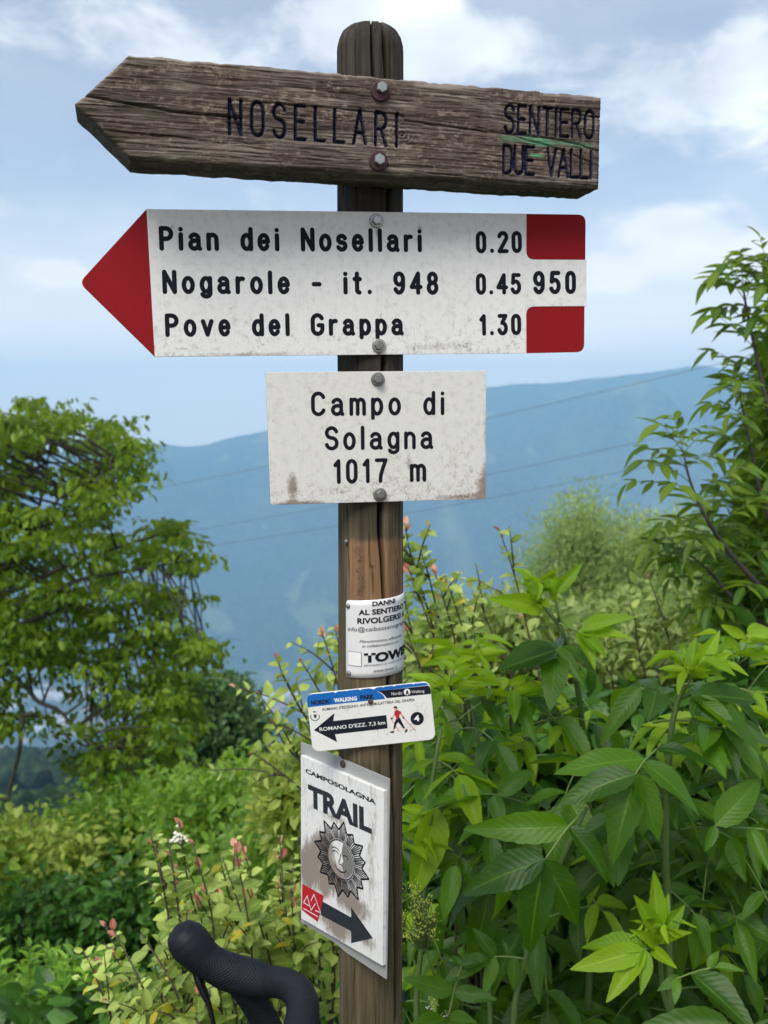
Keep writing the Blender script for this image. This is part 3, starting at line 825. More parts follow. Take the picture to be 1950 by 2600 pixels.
# ------------------------------------------------------------------ curved notice wrapped round the post
def build_notice():
    a0, z0 = post_hit(881, 1620); zc = z0; RR = POST_R + .0016
    root = empty('curved_notice', (POST_X, POST_Y, zc)); tag(root, 'curved silver metal notice headed DANNI AL SENTIERO wrapped around the post', 'notice')
    m, t = material('brushed_notice'); c = t.coord('Object')
    n = t.noise(t.mapping(c, (20, 20, 500)), 1, 4); s2 = t.noise(c, 40, 4)
    t.out(t.principled(t.mix(s2, (.72, .72, .715), (.64, .645, .65)), t.ramp(n, [(.3, .34), (.7, .46)]), None, .12, .5))
    slope = .060                                         # the sheet sits a little crooked, higher to the right
    def wrap(arc_m, z, lift=0.0):
        th = a0 + arc_m / RR; r_ = RR + lift
        return (r_ * math.sin(th), -r_ * math.cos(th), z + slope * arc_m)
    zt = post_hit(900, 1524)[1] - zc - slope * (post_hit(900, 1524)[0] - a0) * RR
    zb = post_hit(900, 1720)[1] - zc - slope * (post_hit(900, 1720)[0] - a0) * RR
    L = 2.55 * RR; na, nz = 60, 14; rad = .0045
    P = []
    for lift in (0.0, -.0009):
        G = []
        for j in range(nz + 1):
            row = []
            for i in range(na + 1):
                s_ = L * i / na
                dl = min(s_, L - s_); cut = rad - math.sqrt(max(0, rad ** 2 - (rad - dl) ** 2)) if dl < rad else 0
                a_, b_ = zt - cut, zb + cut
                row.append(wrap(s_, a_ + (b_ - a_) * j / nz, lift))
            G.append(row)
        P.append(np.array(G))
    nn = (na + 1) * (nz + 1); idx = np.arange(nn).reshape(nz + 1, na + 1)
    q = np.stack([idx[:-1, :-1], idx[1:, :-1], idx[1:, 1:], idx[:-1, 1:]], -1).reshape(-1, 4)
    ringi = np.concatenate([idx[0, :-1], idx[:-1, -1], idx[-1, :0:-1], idx[:0:-1, 0]]); r2 = np.roll(ringi, -1)
    side = np.stack([ringi, r2, r2 + nn, ringi + nn], -1)
    me = np_mesh('sheet', np.concatenate([p.reshape(-1, 3) for p in P]), np.concatenate([q, q[:, ::-1] + nn, side]), m)
    link(bpy.data.objects.new('sheet', me), root)
    def line(text, pxl, pyb, pyt, width, mat, bold=0.0, shear=0.0):
        th, zb_ = post_hit(pxl, pyb); _, zt_ = post_hit(pxl, pyt)
        s0 = (th - a0) * RR; v, f = type_fit(text, 0, width, 0, zt_ - zb_, bold, shear)
        zz = zb_ - zc - slope * s0
        mobj('lettering', [wrap(s0 + x, zz + y, .0005) for x, y in v], f, mat, root)
    line('DANNI', 945, 1538.5, 1526.5, .028, INK, .03)
    line('AL SENTIERO', 912, 1561, 1547.5, .060, INK, .03)
    line('RIVOLGERSI A', 909, 1583, 1568.5, .0655, INK, .03)
    line('info@caibassanograppa.it', 886.5, 1601, 1590.5, .088, INK_SOFT)
    line('Manutenzione effettuata', 914.5, 1631, 1624, .054, INK_SOFT, .0, .25)
    line('in collaborazione con', 921, 1643, 1636, .045, INK_SOFT, .0, .25)
    line('TOWER', 925, 1682, 1658, .071, INK, .05)
    line('BROKERS DI ASSICURAZIONE', 926, 1691, 1687, .062, INK_SOFT)
    line('www.tower.it', 947.5, 1707, 1698, .030, INK_SOFT)
    # pale blank square beside the name
    def patch(pl, pr, pt, pb, mat, name, lift):
        (ta, za), (tb, zb_) = post_hit(pl, pt), post_hit(pr, pb); n_ = 6; vs = []; fs = []
        for i in range(n_ + 1):
            s_ = (ta + (tb - ta) * i / n_ - a0) * RR; off = slope * s_
            vs += [wrap(s_, zb_ - zc - off, lift), wrap(s_, za - zc - off, lift)]
        for i in range(n_): fs.append((2 * i, 2 * i + 2, 2 * i + 3, 2 * i + 1))
        mobj(name, vs, fs, mat, root)
    patch(886, 919.5, 1651, 1692, INK_SOFT, 'square_outline', .00042); patch(887, 918.5, 1652.3, 1690.7, PRINT_WHITE, 'blank_square', .0006)
    for s_, z_ in ((.0040, zt - .0065), (.0050, zb + .0045), (L - .012, zt - .010), (L - .012, zb + .012)):
        v, f = tube([(0, 0, -.003), (0, 0, .0010), (0, 0, .0022), (0, 0, .0026)], [.0020, .0028, .0020, .0008], 12)
        o = mobj('screw', v, f, STEEL_DULL, root, True); p = Vector(wrap(s_, z_)); o.location = p
        o.rotation_euler = Vector((p.x, p.y, 0)).to_track_quat('Z', 'Y').to_euler()
build_notice()

# ------------------------------------------------------------------ small tilted walking-route sign
def build_nordic():
    S = Sign('walking_route_sign', 'small tilted white sign with blue band, black arrow and walking figure', 'sign', sign_pose(-.0093, 0, .10348, .0005, 1.2858, .0045))
    m, t = material('cracked_white'); c = t.coord('Object')
    vo = t.new('ShaderNodeTexVoronoi', feature='DISTANCE_TO_EDGE'); t.put(vo.inputs['Vector'], t.mapping(t.mix(.04, c, t.noise(c, 60, 3, out=1)), (1, .75, 1))); vo.inputs['Scale'].default_value = 42
    cr = t.math('MULTIPLY', t.smooth(vo.outputs[0], .016, .0), t.smooth(t.noise(c, 30, 3), .46, .6))
    sp = t.smooth(t.noise(c, 260, 4, .7), .66, .74)
    col = t.mix(t.noise(c, 25, 4), (.72, .72, .70), (.64, .64, .61)); col = t.mix(t.math('MULTIPLY', cr, .55), col, (.16, .14, .12)); col = t.mix(t.math('MULTIPLY', sp, .35), col, (.2, .19, .16))
    t.out(t.principled(col, .4, t.bump(t.math('MULTIPLY', cr, -1.0), .25, .0004), 0, .45))
    w_, h_ = .13714, .06577; rr = .0075
    pts = rounded_rect(w_, h_, rr)
    v, f = prism_vf(pts, -.0032, 0, .0005); mobj('plate', v, f, m, S.root)
    u = lambda x, y: (750 + x / 4.366, 1710 + y / 4.366)      # measured on an enlarged view
    P = lambda pts, z, mat, nm: S.poly([u(*p) for p in pts], z, mat, nm)
    # blue band: follows the rounded corner, ragged where the print peeled
    top = [(128, 300), (133, 262), (152, 240), (185, 228), (300, 218), (420, 203), (445, 218), (470, 199), (560, 190), (572, 197), (585, 187), (700, 174), (718, 187), (740, 172), (820, 163), (868, 178), (905, 153), (960, 147), (975, 156), (990, 144), (1080, 134), (1095, 146), (1110, 132), (1290, 112), (1306, 124), (1325, 110), (1400, 103), (1445, 103), (1462, 112), (1470, 128)]
    band = top + [(905, 196), (955, 222), (985, 255), (995, 282), (700, 313), (400, 345), (136, 376)]
    P(band, .00010, BLUE, 'blue_band')
    P([(912, 195), (1474, 133), (1490, 150), (1500, 180), (1503, 226), (1012, 274), (1000, 255), (960, 216)], .00014, NAVY, 'navy_band')
    T = lambda s, a, b, c_, z, mat, **k: S.typed(s, u(*a), u(*b), u(*c_), z, mat, **k)
    T('NORDIC', (176, 350), (396, 330), (174, 302), .0002, NAVY, bold=.055)
    T('WALKING', (430, 322), (684, 298), (427, 276), .0002, PRINT_WHITE, bold=.045)
    T('PARK', (722, 292), (876, 279), (719, 240), .0002, NAVY, bold=.055)
    T('Nordic', (1068, 242), (1185, 230), (1066, 210), .00028, PRINT_WHITE)
    T('Walking', (1290, 221), (1430, 207), (1288, 190), .00028, PRINT_WHITE)
    ctr = (1238, 205); P([(ctr[0] + 37 * math.cos(a), ctr[1] - 37 * math.sin(a)) for a in np.linspace(0, 2 * math.pi, 24)[:-1]], .00026, PRINT_WHITE, 'round_logo')
    P([(1222, 232), (1230, 190), (1240, 180), (1250, 198), (1258, 232), (1244, 236), (1240, 215), (1234, 236)], .00034, NAVY, 'logo_figure')
    T("ROMANO D'EZZELINO- ANTICA MULATTIERA DEL GRAPPA", (302, 415), (1322, 305), (300, 385), .00012, INK, bold=.02)
    P([(205, 628), (432, 440), (420, 527), (1008, 460), (1022, 608), (440, 674), (462, 760)], .00010, NAVY, 'arrow_print')
    T("ROMANO D'EZZ. 7,3 km", (270, 640), (998, 562), (264, 600), .0002, PRINT_WHITE, bold=.012)
    P([(1350 + 74 * math.cos(a), 500 - 74 * math.sin(a)) for a in np.linspace(0, 2 * math.pi, 30)[:-1]], .00010, NAVY, 'number_disc')
    T('4', (1318, 534), (1378, 528), (1314, 466), .0002, PRINT_WHITE, bold=.03)
    # the walking figure
    def limb(pts, wd, z, mat, nm):
        q = [S.uv(*u(*p)) for p in pts]; A = strokes_acc([[tuple(x) for x in q]], wd / 4.366 / 2100, z); return A.build(nm, mat, S.root)
    limb([(1058, 500), (1152, 645)], 5, .00010, PRINT_RED, 'walking_pole'); limb([(1198, 490), (1328, 632)], 6, .00012, PRINT_RED, 'walking_pole')
    limb([(1100, 460), (1080, 482), (1060, 494)], 18, .00020, PRINT_SKIN, 'arm_print'); limb([(1165, 440), (1186, 470), (1198, 490)], 20, .00020, PRINT_SKIN, 'arm_print')
    P([(1088, 500), (1066, 490), (1054, 498), (1068, 508)], .00034, NAVY, 'glove_print'); P([(1186, 482), (1206, 480), (1210, 496), (1194, 500)], .00034, NAVY, 'glove_print')
    P([(1113, 505), (1160, 492), (1178, 530), (1196, 570), (1216, 600), (1198, 612), (1168, 572), (1138, 538), (1120, 562), (1104, 612), (1086, 612), (1096, 555)], .00024, NAVY, 'leg_print')
    P([(1098, 420), (1128, 402), (1165, 420), (1176, 438), (1152, 452), (1155, 492), (1118, 516), (1112, 470), (1096, 455)], .00030, PRINT_RED, 'shirt_print')
    P([(1090, 378), (1122, 370), (1128, 396), (1112, 410), (1094, 404)], .00030, PRINT_SKIN, 'face_print'); P([(1088, 384), (1094, 364), (1120, 362), (1132, 378), (1128, 396), (1118, 382)], .00038, NAVY, 'hair_print')
    P([(1046, 646), (1086, 636), (1096, 660), (1050, 656)], .00024, NAVY, 'shoe_print'); P([(1208, 648), (1236, 614), (1248, 628), (1222, 656)], .00024, NAVY, 'shoe_print')
    limb([(1094, 612), (1088, 640)], 14, .00020, PRINT_SKIN, 'ankle_print'); limb([(1206, 604), (1226, 626)], 14, .00020, PRINT_SKIN, 'ankle_print')
    # small crest
    A = strokes_acc([[tuple(S.uv(*u(218 + 48 * math.cos(a), 478 - 44 * math.sin(a)))) for a in np.linspace(R(160), R(380), 16)]], .0010, .00012); A.build('crest_wreath', PRINT_GREEN, S.root)
    P([(203, 456), (234, 452), (236, 480), (220, 500), (205, 482)], .00012, INK_SOFT, 'crest_shield'); P([(196, 420), (222, 417), (220, 432), (200, 434)], .00012, INK_SOFT, 'crest_crown')
    for px_, py_, r_ in ((833, 310, .0031),):
        uu = S.uv(*u(px_, py_)); v, f = tube([(0, 0, -.004), (0, 0, .0012), (0, 0, .0026), (0, 0, .0030)], [r_, r_, r_ * .75, r_ * .3], 9)
        o = mobj('screw', v, f, RUST, S.root); o.location = (uu[0], uu[1], 0)
build_nordic()

# ------------------------------------------------------------------ trail-run sign turned to the left
def build_trail():
    S = Sign('trail_run_sign', 'dirty white sign headed TRAIL with sun emblem, turned sideways low on the post', 'sign', sign_pose(.8688, 0, -.0165, -.00416, 1.11935, .0030))
    u = lambda x, y: (730 + x / 3.511, 1870 + y / 3.511)
    HF = .0052
    f2 = lambda x, y: S.uv(*u(x, y), HF)
    mb, t = material('backing_grey'); c = t.coord('Object')
    t.out(t.principled(t.mix(t.noise(c, 40, 5), (.42, .42, .42), (.30, .30, .295)), .5, None, .25, .5))
    bp = oriented([tuple(S.uv(*u(*p))) for p in ((118, 50), (470, 184), (484, 204), (520, 212), (908, 380), (880, 2165), (520, 1925), (430, 1845), (118, 1650))])
    v, f = prism_vf(bp, -.0014, 0, .0002); mobj('backing_plate', v, f, mb, S.root)
    # panel: dirt has a shape of its own, a brown wash low on the left and under the emblem
    m, t = material('dirty_panel'); c = t.coord('Object')
    dn = t.noise(t.mapping(c, (1, .55, 1)), 60, 6, .7, .4); fn = t.noise(t.mapping(c, (300, 70, 100)), 1.0, 4, .7)
    tot = None
    for (x, y), ru, rv, k in (((190, 1180), .022, .045, 1.0), ((330, 1330), .022, .02, .9), ((560, 1480), .04, .018, .8), ((430, 1680), .04, .022, .75), ((320, 1060), .03, .035, 1.0), ((420, 1250), .03, .02, .8), ((760, 900), .012, .12, .25), ((400, 720), .05, .008, .30), ((690, 1800), .03, .012, .5)):
        q = f2(x, y); s_ = t.new('ShaderNodeVectorMath', operation='SUBTRACT'); t.put(s_.inputs[0], c); s_.inputs[1].default_value = (q[0], q[1], HF)
        s2 = t.new('ShaderNodeVectorMath', operation='MULTIPLY'); t.put(s2.inputs[0], s_.outputs[0]); s2.inputs[1].default_value = (1 / ru, 1 / rv, 0)
        l_ = t.new('ShaderNodeVectorMath', operation='LENGTH'); t.put(l_.inputs[0], s2.outputs[0])
        g = t.math('MULTIPLY', t.math('SUBTRACT', 1.0, l_.outputs['Value'], clamp=True), k); tot = g if tot is None else t.math('ADD', tot, g)
    dirt = t.smooth(t.math('ADD', t.math('MULTIPLY', tot, .55), t.math('MULTIPLY', t.math('ADD', dn, fn), .5)), .49, .78)
    vo = t.new('ShaderNodeTexVoronoi', feature='DISTANCE_TO_EDGE'); t.put(vo.inputs['Vector'], t.mix(.05, c, t.noise(c, 50, 3, out=1))); vo.inputs['Scale'].default_value = 26
    cr = t.math('MULTIPLY', t.smooth(vo.outputs[0], .014, 0), t.smooth(t.noise(c, 22, 3), .45, .6))
    col = t.mix(t.noise(c, 30, 4), (.70, .705, .70), (.62, .62, .60)); col = t.mix(t.math('MULTIPLY', cr, .35), col, (.3, .27, .22)); col = t.mix(t.math('MULTIPLY', dirt, .82), col, (.15, .105, .070))
    t.out(t.principled(col, .55, t.bump(dirt, .15, .0006), 0, .35))
    pp = oriented([tuple(f2(*p)) for p in ((118, 168), (858, 490), (846, 2045), (122, 1622))])
    v, f = prism_vf(pp, .0002, HF, .0004); mobj('panel', v, f, m, S.root)
    z = HF + .0001
    def T(s, a, b, c_, mat, **k):
        A0, B0, C0 = f2(*a), f2(*b), f2(*c_); e = B0 - A0; W = np.linalg.norm(e); e /= W; up = np.array([-e[1], e[0]]); H = np.dot(C0 - A0, up)
        v, f = type_fit(s, 0, W, 0, H, **k); mobj('lettering', [(*(A0 + e * x + up * y), z) for x, y in v], f, mat, S.root)
    GREY = mat_plain('print_slate', (.022, .026, .032), .65, 0, .2, 150, .6)
    T('CAMPOSOLAGNA', (160, 322), (790, 612), (160, 282), GREY, bold=.045)
    T('TRAIL', (186, 620), (752, 872), (186, 425), GREY, bold=.045)
    # sun emblem
    cx, cyy = (352 + 600) / 2, (930 + 1265) / 2
    C = f2(cx, cyy); rf = .0222
    st = []; thin = []
    outer = []
    K = 16
    for k in range(K):
        a0, a1, a2 = [2 * math.pi * (k + q) / K + .1 for q in (0, .5, 1)]
        Lr = rf * (2.05 if k % 2 else 1.85); base = rf * 1.55
        pt = lambda r_, a: tuple(C + r_ * np.array([1.1 * math.cos(a), math.sin(a)]))
        st += [[pt(base, a0), pt(Lr, a1)], [pt(Lr, a1), pt(base, a2)]]
        ib = rf * 1.40; thin += [[pt(rf * 1.06, a0), pt(base, a0)], [pt(rf * 1.06, a1), pt(Lr * .90, a1)]]
        for q in (.2, .35, .65, .8): thin.append([pt(rf * 1.08, a0 + (a2 - a0) * q), pt(base + (Lr - base) * (1 - abs(q - .5) * 2) * .8, a0 + (a1 - a0) * 2 * q)])
    strokes_acc(st, .0022, z).build('sun_rays', INK, S.root)
    strokes_acc(thin, .0012, z + .00015).build('sun_ray_hatching', INK, S.root)
    strokes_acc([[tuple(C + rf * np.array([1.1 * math.cos(a), math.sin(a)])) for a in np.linspace(0, 2 * math.pi, 40)]], .0013, z + .0003).build('sun_rim', INK, S.root)
    FACE = mat_plain('print_grey', (.16, .155, .145), .5, nscale=180, var=.35)
    half = [tuple(C + rf * .93 * np.array([1.1 * math.cos(a), math.sin(a)])) for a in np.linspace(R(80), R(-75), 20)] + [tuple(C + rf * np.array(q)) for q in ((.22, -.55), (.02, -.25), (.20, -.05), (.05, .4))]
    half = oriented(half); mobj('face_shade', [(*p, z) for p in half], [tuple(range(len(half)))], FACE, S.root)
    fc = lambda pts: [tuple(C + rf * np.array(p)) for p in pts]
    strokes_acc([fc(arc(-.42, .18, .26, .14, 170, 20)), fc(arc(-.42, .34, .32, .16, 160, 30)), fc(arc(.40, .20, .22, .14, 160, 10)), fc([(.0, .30), (-.06, .02), (-.16, -.18)] + arc(-.06, -.20, .1, .08, 180, 330, 6)), fc(arc(.0, -.30, .48, .34, 200, 345)), fc(arc(.0, -.52, .20, .10, 200, 340))], .0010, z + .00035).build('sun_face', INK, S.root)
    P = lambda pts, zz, mat, nm: mobj(nm, [(*f2(*p), zz) for p in pts], [tuple(range(len(pts)))], mat, S.root)
    P([(300, 1462), (568, 1612), (568, 1520), (762, 1798), (568, 1842), (568, 1735), (300, 1592)][::-1], z + .0001, GREY, 'arrow_print')
    P([(134, 1312), (325, 1418), (300, 1545), (270, 1650), (130, 1545)][::-1], z + .0004, PRINT_RED, 'red_sticker')
    strokes_acc([[tuple(f2(*p)) for p in q] for q in ([(148, 1478), (180, 1420), (215, 1548)], [(148, 1478), (196, 1508)], [(215, 1462), (240, 1405), (296, 1560)], [(215, 1548), (252, 1490)], [(252, 1550), (296, 1568)], [(146, 1530), (275, 1605)])], .0011, z + .0006).build('sticker_mountains', PRINT_WHITE, S.root)
    q = S.uv(*u(497, 245)); v, f = tube([(0, 0, -.004), (0, 0, .0012), (0, 0, .0024), (0, 0, .0028)], [.0042, .0044, .003, .001], 10)
    o = mobj('screw', v, f, RUST, S.root); o.location = (q[0], q[1], 0)
build_trail()
# ------------------------------------------------------------------ terrain: one sheet from the path to the far ridge
RIDGE_Y, BASE_Y, FLOOR = 5600.0, 3450.0, -900.0
_rp = np.array([(-1500, 1080), (-700, 1120), (-200, 1150), (150, 1146), (300, 1139), (345, 1132), (420, 1128), (490, 1134), (525, 1124), (560, 1112), (620, 1098), (677, 1085), (850, 1040), (1000, 1008), (1234, 985), (1300, 979), (1360, 977), (1440, 972), (1500, 962), (1600, 953), (1700, 941), (1780, 932), (1830, 936), (1950, 950), (2300, 930), (3200, 960)], float)
_rw = np.array([at(px, py, RIDGE_Y) for px, py in _rp])
def near_height(x, y):
    yy = [-30, 1.35, 1.7, 2.4, 4, 8, 16, 40, 150, 400, 700, 1000, 1600, 2200, 2650, 3500]
    zz = [.25, 0, -.10, -.42, -1.15, -3.1, -7.0, -17.5, -58, -139, -234, -420, -700, -850, FLOOR, FLOOR]
    return np.interp(y, yy, zz)
SPURS = ((-190, .28, 620, 430), (-1000, -.10, 520, 330), (820, .35, 620, 400), (1900, .1, 640, 380), (-2000, 0, 640, 360), (330, -.25, 400, 220), (-560, .35, 320, 160), (1350, -.2, 400, 220))
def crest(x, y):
    """mask of paler spur crests, painted to stand in for light on their flanks"""
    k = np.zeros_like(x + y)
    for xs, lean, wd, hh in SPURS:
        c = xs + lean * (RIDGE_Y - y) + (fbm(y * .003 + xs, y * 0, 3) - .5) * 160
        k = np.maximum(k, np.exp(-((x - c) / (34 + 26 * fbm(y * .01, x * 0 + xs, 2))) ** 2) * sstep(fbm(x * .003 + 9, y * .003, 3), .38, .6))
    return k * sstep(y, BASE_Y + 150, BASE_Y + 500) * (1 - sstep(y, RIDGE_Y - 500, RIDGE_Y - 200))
def terrain_z(x, y):
    z = near_height(x, y)
    s = np.clip(y - 1.5, 0, None)
    z = z + (fbm(x * .8, y * .8, 3) - .5) * .12 * np.clip(s, .2, 1.5) + (fbm(x * .02, y * .02, 3) - .5) * np.clip((y - 30) * .05, 0, 10) * (y < 2400)
    z = z + np.where(y < 300, x * .10 * np.clip(s / 4, 0, 1), 30 * np.clip((y - 300) / 500, 0, 0))
    # mountain side with spurs
    ridge = np.interp(x * RIDGE_Y / np.clip(y, 2500, None), _rw[:, 0], _rw[:, 2])
    t = (y - BASE_Y - 260 * (fbm(x * .0011 + 4, y * 0, 3) - .5) * 2) / (RIDGE_Y - BASE_Y)
    tc = np.clip(t, 0, 1)
    body = tc ** .92
    spur = np.zeros_like(x + y)
    for xs, lean, wd, hh in SPURS:
        c = xs + lean * (RIDGE_Y - y)
        spur = np.maximum(spur, hh * np.clip(1 - np.abs(x - c) / wd, 0, 1) ** 1.1)
    env = np.clip(tc * 2.4, 0, 1) * (1 - sstep(tc, .55, .98))
    m = FLOOR + (ridge - FLOOR) * body + (spur - 80) * env + (np.abs(fbm(x * .0032, y * .0016, 4) - .5) * 2 - .25) * -210 * env * 1.4 + (fbm(x * .02, y * .02, 3) - .5) * 26 * np.clip(tc * 5, 0, 1) * (1 - .55 * sstep(tc, .9, 1))
    m = m + (fbm(x * .045, y * .045, 3) - .5) * 16 * np.clip(tc * 4, 0, 1)
    over = np.clip((y - RIDGE_Y) / 900, 0, 1); m = m - over * 260
    return np.where(y > BASE_Y - 700, np.where(tc > 0, m, z), z)
def build_terrain():
    ys = np.concatenate([np.linspace(-25, 1.2, 12), np.linspace(1.3, 12, 70)[0:], np.geomspace(12.4, 2400, 130), np.linspace(2440, 3150, 14), np.linspace(3190, 6500, 150)])
    ss = np.linspace(-1, 1, 420); ss = np.sign(ss) * np.abs(ss) ** 1.5
    S, Y = np.meshgrid(ss, ys)
    X = S * (40 + 1.7 * np.clip(Y, 0, None))
    Z = terrain_z(X, Y)
    m, t = material('hillside')
    g = t.new('ShaderNodeNewGeometry').outputs['Position']; s_ = t.new('ShaderNodeSeparateXYZ'); t.put(s_.inputs[0], g); yv = s_.outputs[1]
    n = t.noise(g, 6, 5, .65); n2 = t.noise(g, .9, 4)
    soil = t.mix(t.smooth(n, .4, .62), (.045, .040, .018), (.040, .065, .016)); soil = t.mix(t.smooth(n2, .45, .65), soil, (.10, .085, .055))
    fn = t.noise(g, .035, 6, .7); fn2 = t.noise(g, .0035, 5, .6, .4)
    forest = t.ramp(fn, [(.36, (.004, .010, .008)), (.5, (.034, .062, .024)), (.64, (.10, .145, .055))])
    forest = t.mix(t.smooth(fn2, .52, .64), forest, t.mix(.55, forest, (.11, .15, .045)))
    clear = t.math('MULTIPLY', t.smooth(t.noise(g, .0022, 4, .55, .8), .60, .66), .75); forest = t.mix(clear, forest, (.26, .30, .12))
    vo = t.new('ShaderNodeTexVoronoi'); t.put(vo.inputs['Vector'], t.mapping(g, (.008, .0045, 0), rot=(0, 0, .5))); vo.inputs['Scale'].default_value = 1.0
    fields = t.ramp(t.noise(vo.outputs['Color'], 3.0, 1), [(.3, (.055, .10, .035)), (.45, (.12, .16, .06)), (.55, (.24, .22, .14)), (.65, (.07, .12, .045)), (.8, (.30, .28, .24))], 'CONSTANT')
    plain = t.math('MULTIPLY', t.smooth(yv, 2300, 2500), t.smooth(s_.outputs[2], FLOOR + 40, FLOOR + 8))
    forest = t.mix(t.math('MULTIPLY', t.attr('crest'), .8), forest, (.30, .36, .16)); col = t.mix(t.smooth(yv, 25, 60), soil, forest); col = t.mix(plain, col, fields)  # spur crests lightened in the colour, in place of light picking out relief
    nb = t.bump(t.math('ADD', t.noise(g, .05, 5, .7), t.math('MULTIPLY', t.noise(g, .006, 5, .6), 3.0)), 1.0, 26.0)
    mx = t.new('ShaderNodeMix', data_type='VECTOR'); t.put(mx.inputs[0], t.smooth(yv, 40, 90)); t.put(mx.inputs[4], t.bump(n, .6, .03)); t.put(mx.inputs[5], nb)
    t.out(t.principled(col, .95, mx.outputs[1], 0, .1))
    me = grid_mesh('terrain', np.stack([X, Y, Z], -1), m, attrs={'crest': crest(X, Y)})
    me.flip_normals() if me.polygons[5].normal.z < 0 else None
    o = bpy.data.objects.new('terrain', me); link(o)
    tag(o, 'steep hillside falling to the valley floor and rising to the long blue mountain ridge', 'terrain', kind='structure')
build_terrain()

# ------------------------------------------------------------------ air
def build_haze():
    v, f = box_vf(-11600, 11600, -40, 6700, FLOOR - 60, 310)
    m, t = material('air'); pv = t.new('ShaderNodeVolumePrincipled')
    pv.inputs['Color'].default_value = HAZE_COLOR + (1,); pv.inputs['Density'].default_value = HAZE_DENSITY
    pv.inputs['Anisotropy'].default_value = HAZE_ANISO
    t.out(None, pv.outputs[0])
    o = mobj('haze', v, f, m); tag(o, 'blue summer haze filling the valley air', 'haze', kind='stuff')
HAZE_COLOR, HAZE_DENSITY, HAZE_ANISO = (.43, .73, 1.0), 2.5e-4, -.05
build_haze()

# ------------------------------------------------------------------ town on the valley floor
def build_town():
    walls = [mat_plain('render_' + n_, c, .8, nscale=.4) for n_, c in (('white', (.72, .70, .66)), ('cream', (.66, .58, .46)), ('pink', (.62, .42, .36)), ('grey', (.50, .50, .50)))]
    roofs = [mat_plain('roof_' + n_, c, .85, nscale=.5, var=.3) for n_, c in (('terracotta', (.42, .17, .11)), ('faded_tile', (.50, .27, .20)), ('sheet_metal', (.66, .68, .70)))]
    def house_meshes(w_, d_, h_, r_, wm, rm):
        v, f = box_vf(-w_ / 2, w_ / 2, -d_ / 2, d_ / 2, -8, h_)
        a = mesh_data('house', v, f, wm)
        e = .6; x, y = w_ / 2 + e, d_ / 2 + e
        rv = [(-x, -y, h_ - .1), (x, -y, h_ - .1), (x, y, h_ - .1), (-x, y, h_ - .1), (-x + r_ * .4, 0, h_ + r_), (x - r_ * .4, 0, h_ + r_)]
        rf = [(0, 1, 5, 4), (1, 2, 5), (2, 3, 4, 5), (3, 0, 4), (3, 2, 1, 0)]
        return a, mesh_data('roof', rv, rf, rm)
    kinds = [house_meshes(RNG.uniform(14, 26), RNG.uniform(11, 16), RNG.uniform(6, 12), RNG.uniform(3, 4.5), walls[k % 4], roofs[(k * 7) % 2]) for k in range(8)]
    sheds = [house_meshes(RNG.uniform(70, 150), RNG.uniform(40, 60), RNG.uniform(9, 12), RNG.uniform(2, 4), walls[(0, 3, 0)[k]], roofs[2]) for k in range(3)]
    def put(px, py, kind, name, label, cat, grp):
        d_ = ray(px, py); t_ = (FLOOR - CAM[2]) / d_[2]; p = CAM + d_ * t_
        if not (2450 < p[1] < 3600): return
        zf = float(terrain_z(np.array([p[0]]), np.array([p[1]]))[0])
        o = bpy.data.objects.new(name, kind[0]); link(o); o.location = (p[0], p[1], zf); o.rotation_euler = (0, 0, RNG.uniform(-.5, .5))
        tag(o, label, cat, grp)
        r_ = bpy.data.objects.new('roof', kind[1]); link(r_, o)
    for k in range(95):
        if k < 45: px, py = RNG.uniform(560, 740), 1770 + abs(RNG.normal(0, 1)) * 42
        else: px, py = RNG.uniform(-20, 330), 1740 + RNG.uniform(0, 1) * 190
        put(px, py, kinds[int(RNG.integers(8))], 'house', 'small pale valley house seen ' + ('between the dark tree and the post' if k < 45 else 'through branches of the spreading tree'), 'house', 'valley houses beside the dark tree' if k < 45 else 'valley houses behind the spreading tree')
    for px, py in ((700, 1772), (640, 1776), (610, 1792), (120, 1770), (210, 1760), (60, 1850), (150, 1830), (20, 1800)):
        put(px, py, sheds[int(RNG.integers(3))], 'factory_shed', 'long flat pale factory shed among the houses of the valley town', 'shed', 'factory sheds of the valley town')
build_town()

# ------------------------------------------------------------------ wooded slope far below the path
def build_forest():
    bm = bmesh.new(); bmesh.ops.create_icosphere(bm, subdivisions=1, radius=1.0); V0 = np.array([v.co[:] for v in bm.verts]); F0 = np.array([[v.index for v in f.verts] for f in bm.faces]); bm.free()
    m, t = material('forest_crowns'); c = t.new('ShaderNodeNewGeometry').outputs['Position']
    t.out(t.principled(t.ramp(t.noise(c, .18, 4, .7), [(.36, (.006, .018, .012)), (.52, (.022, .048, .020)), (.68, (.055, .090, .034))]), .95, t.bump(t.noise(c, .9, 4), 1.0, .6), 0, .1))
    n = 7000; y = 90 * (720 / 90) ** RNG.random(n); x = y * RNG.uniform(-.55, -.12, n); z = terrain_z(x, y); r_ = RNG.uniform(2.4, 4.6, n)
    P = np.stack([x, y, z + r_ * .4], -1)[:, None] + V0[None] * r_[:, None, None] * np.array([1, 1, 1.15]) * (1 + (RNG.random((n, len(V0), 1)) - .5) * .5)
    me = np_mesh('forest', P.reshape(-1, 3), (F0[None] + (np.arange(n) * len(V0))[:, None, None]).reshape(-1, 3), m, False)
    o = bpy.data.objects.new('forest', me); link(o); tag(o, 'dark wooded slope far below, seen under the spreading tree', 'forest', kind='stuff')
build_forest()

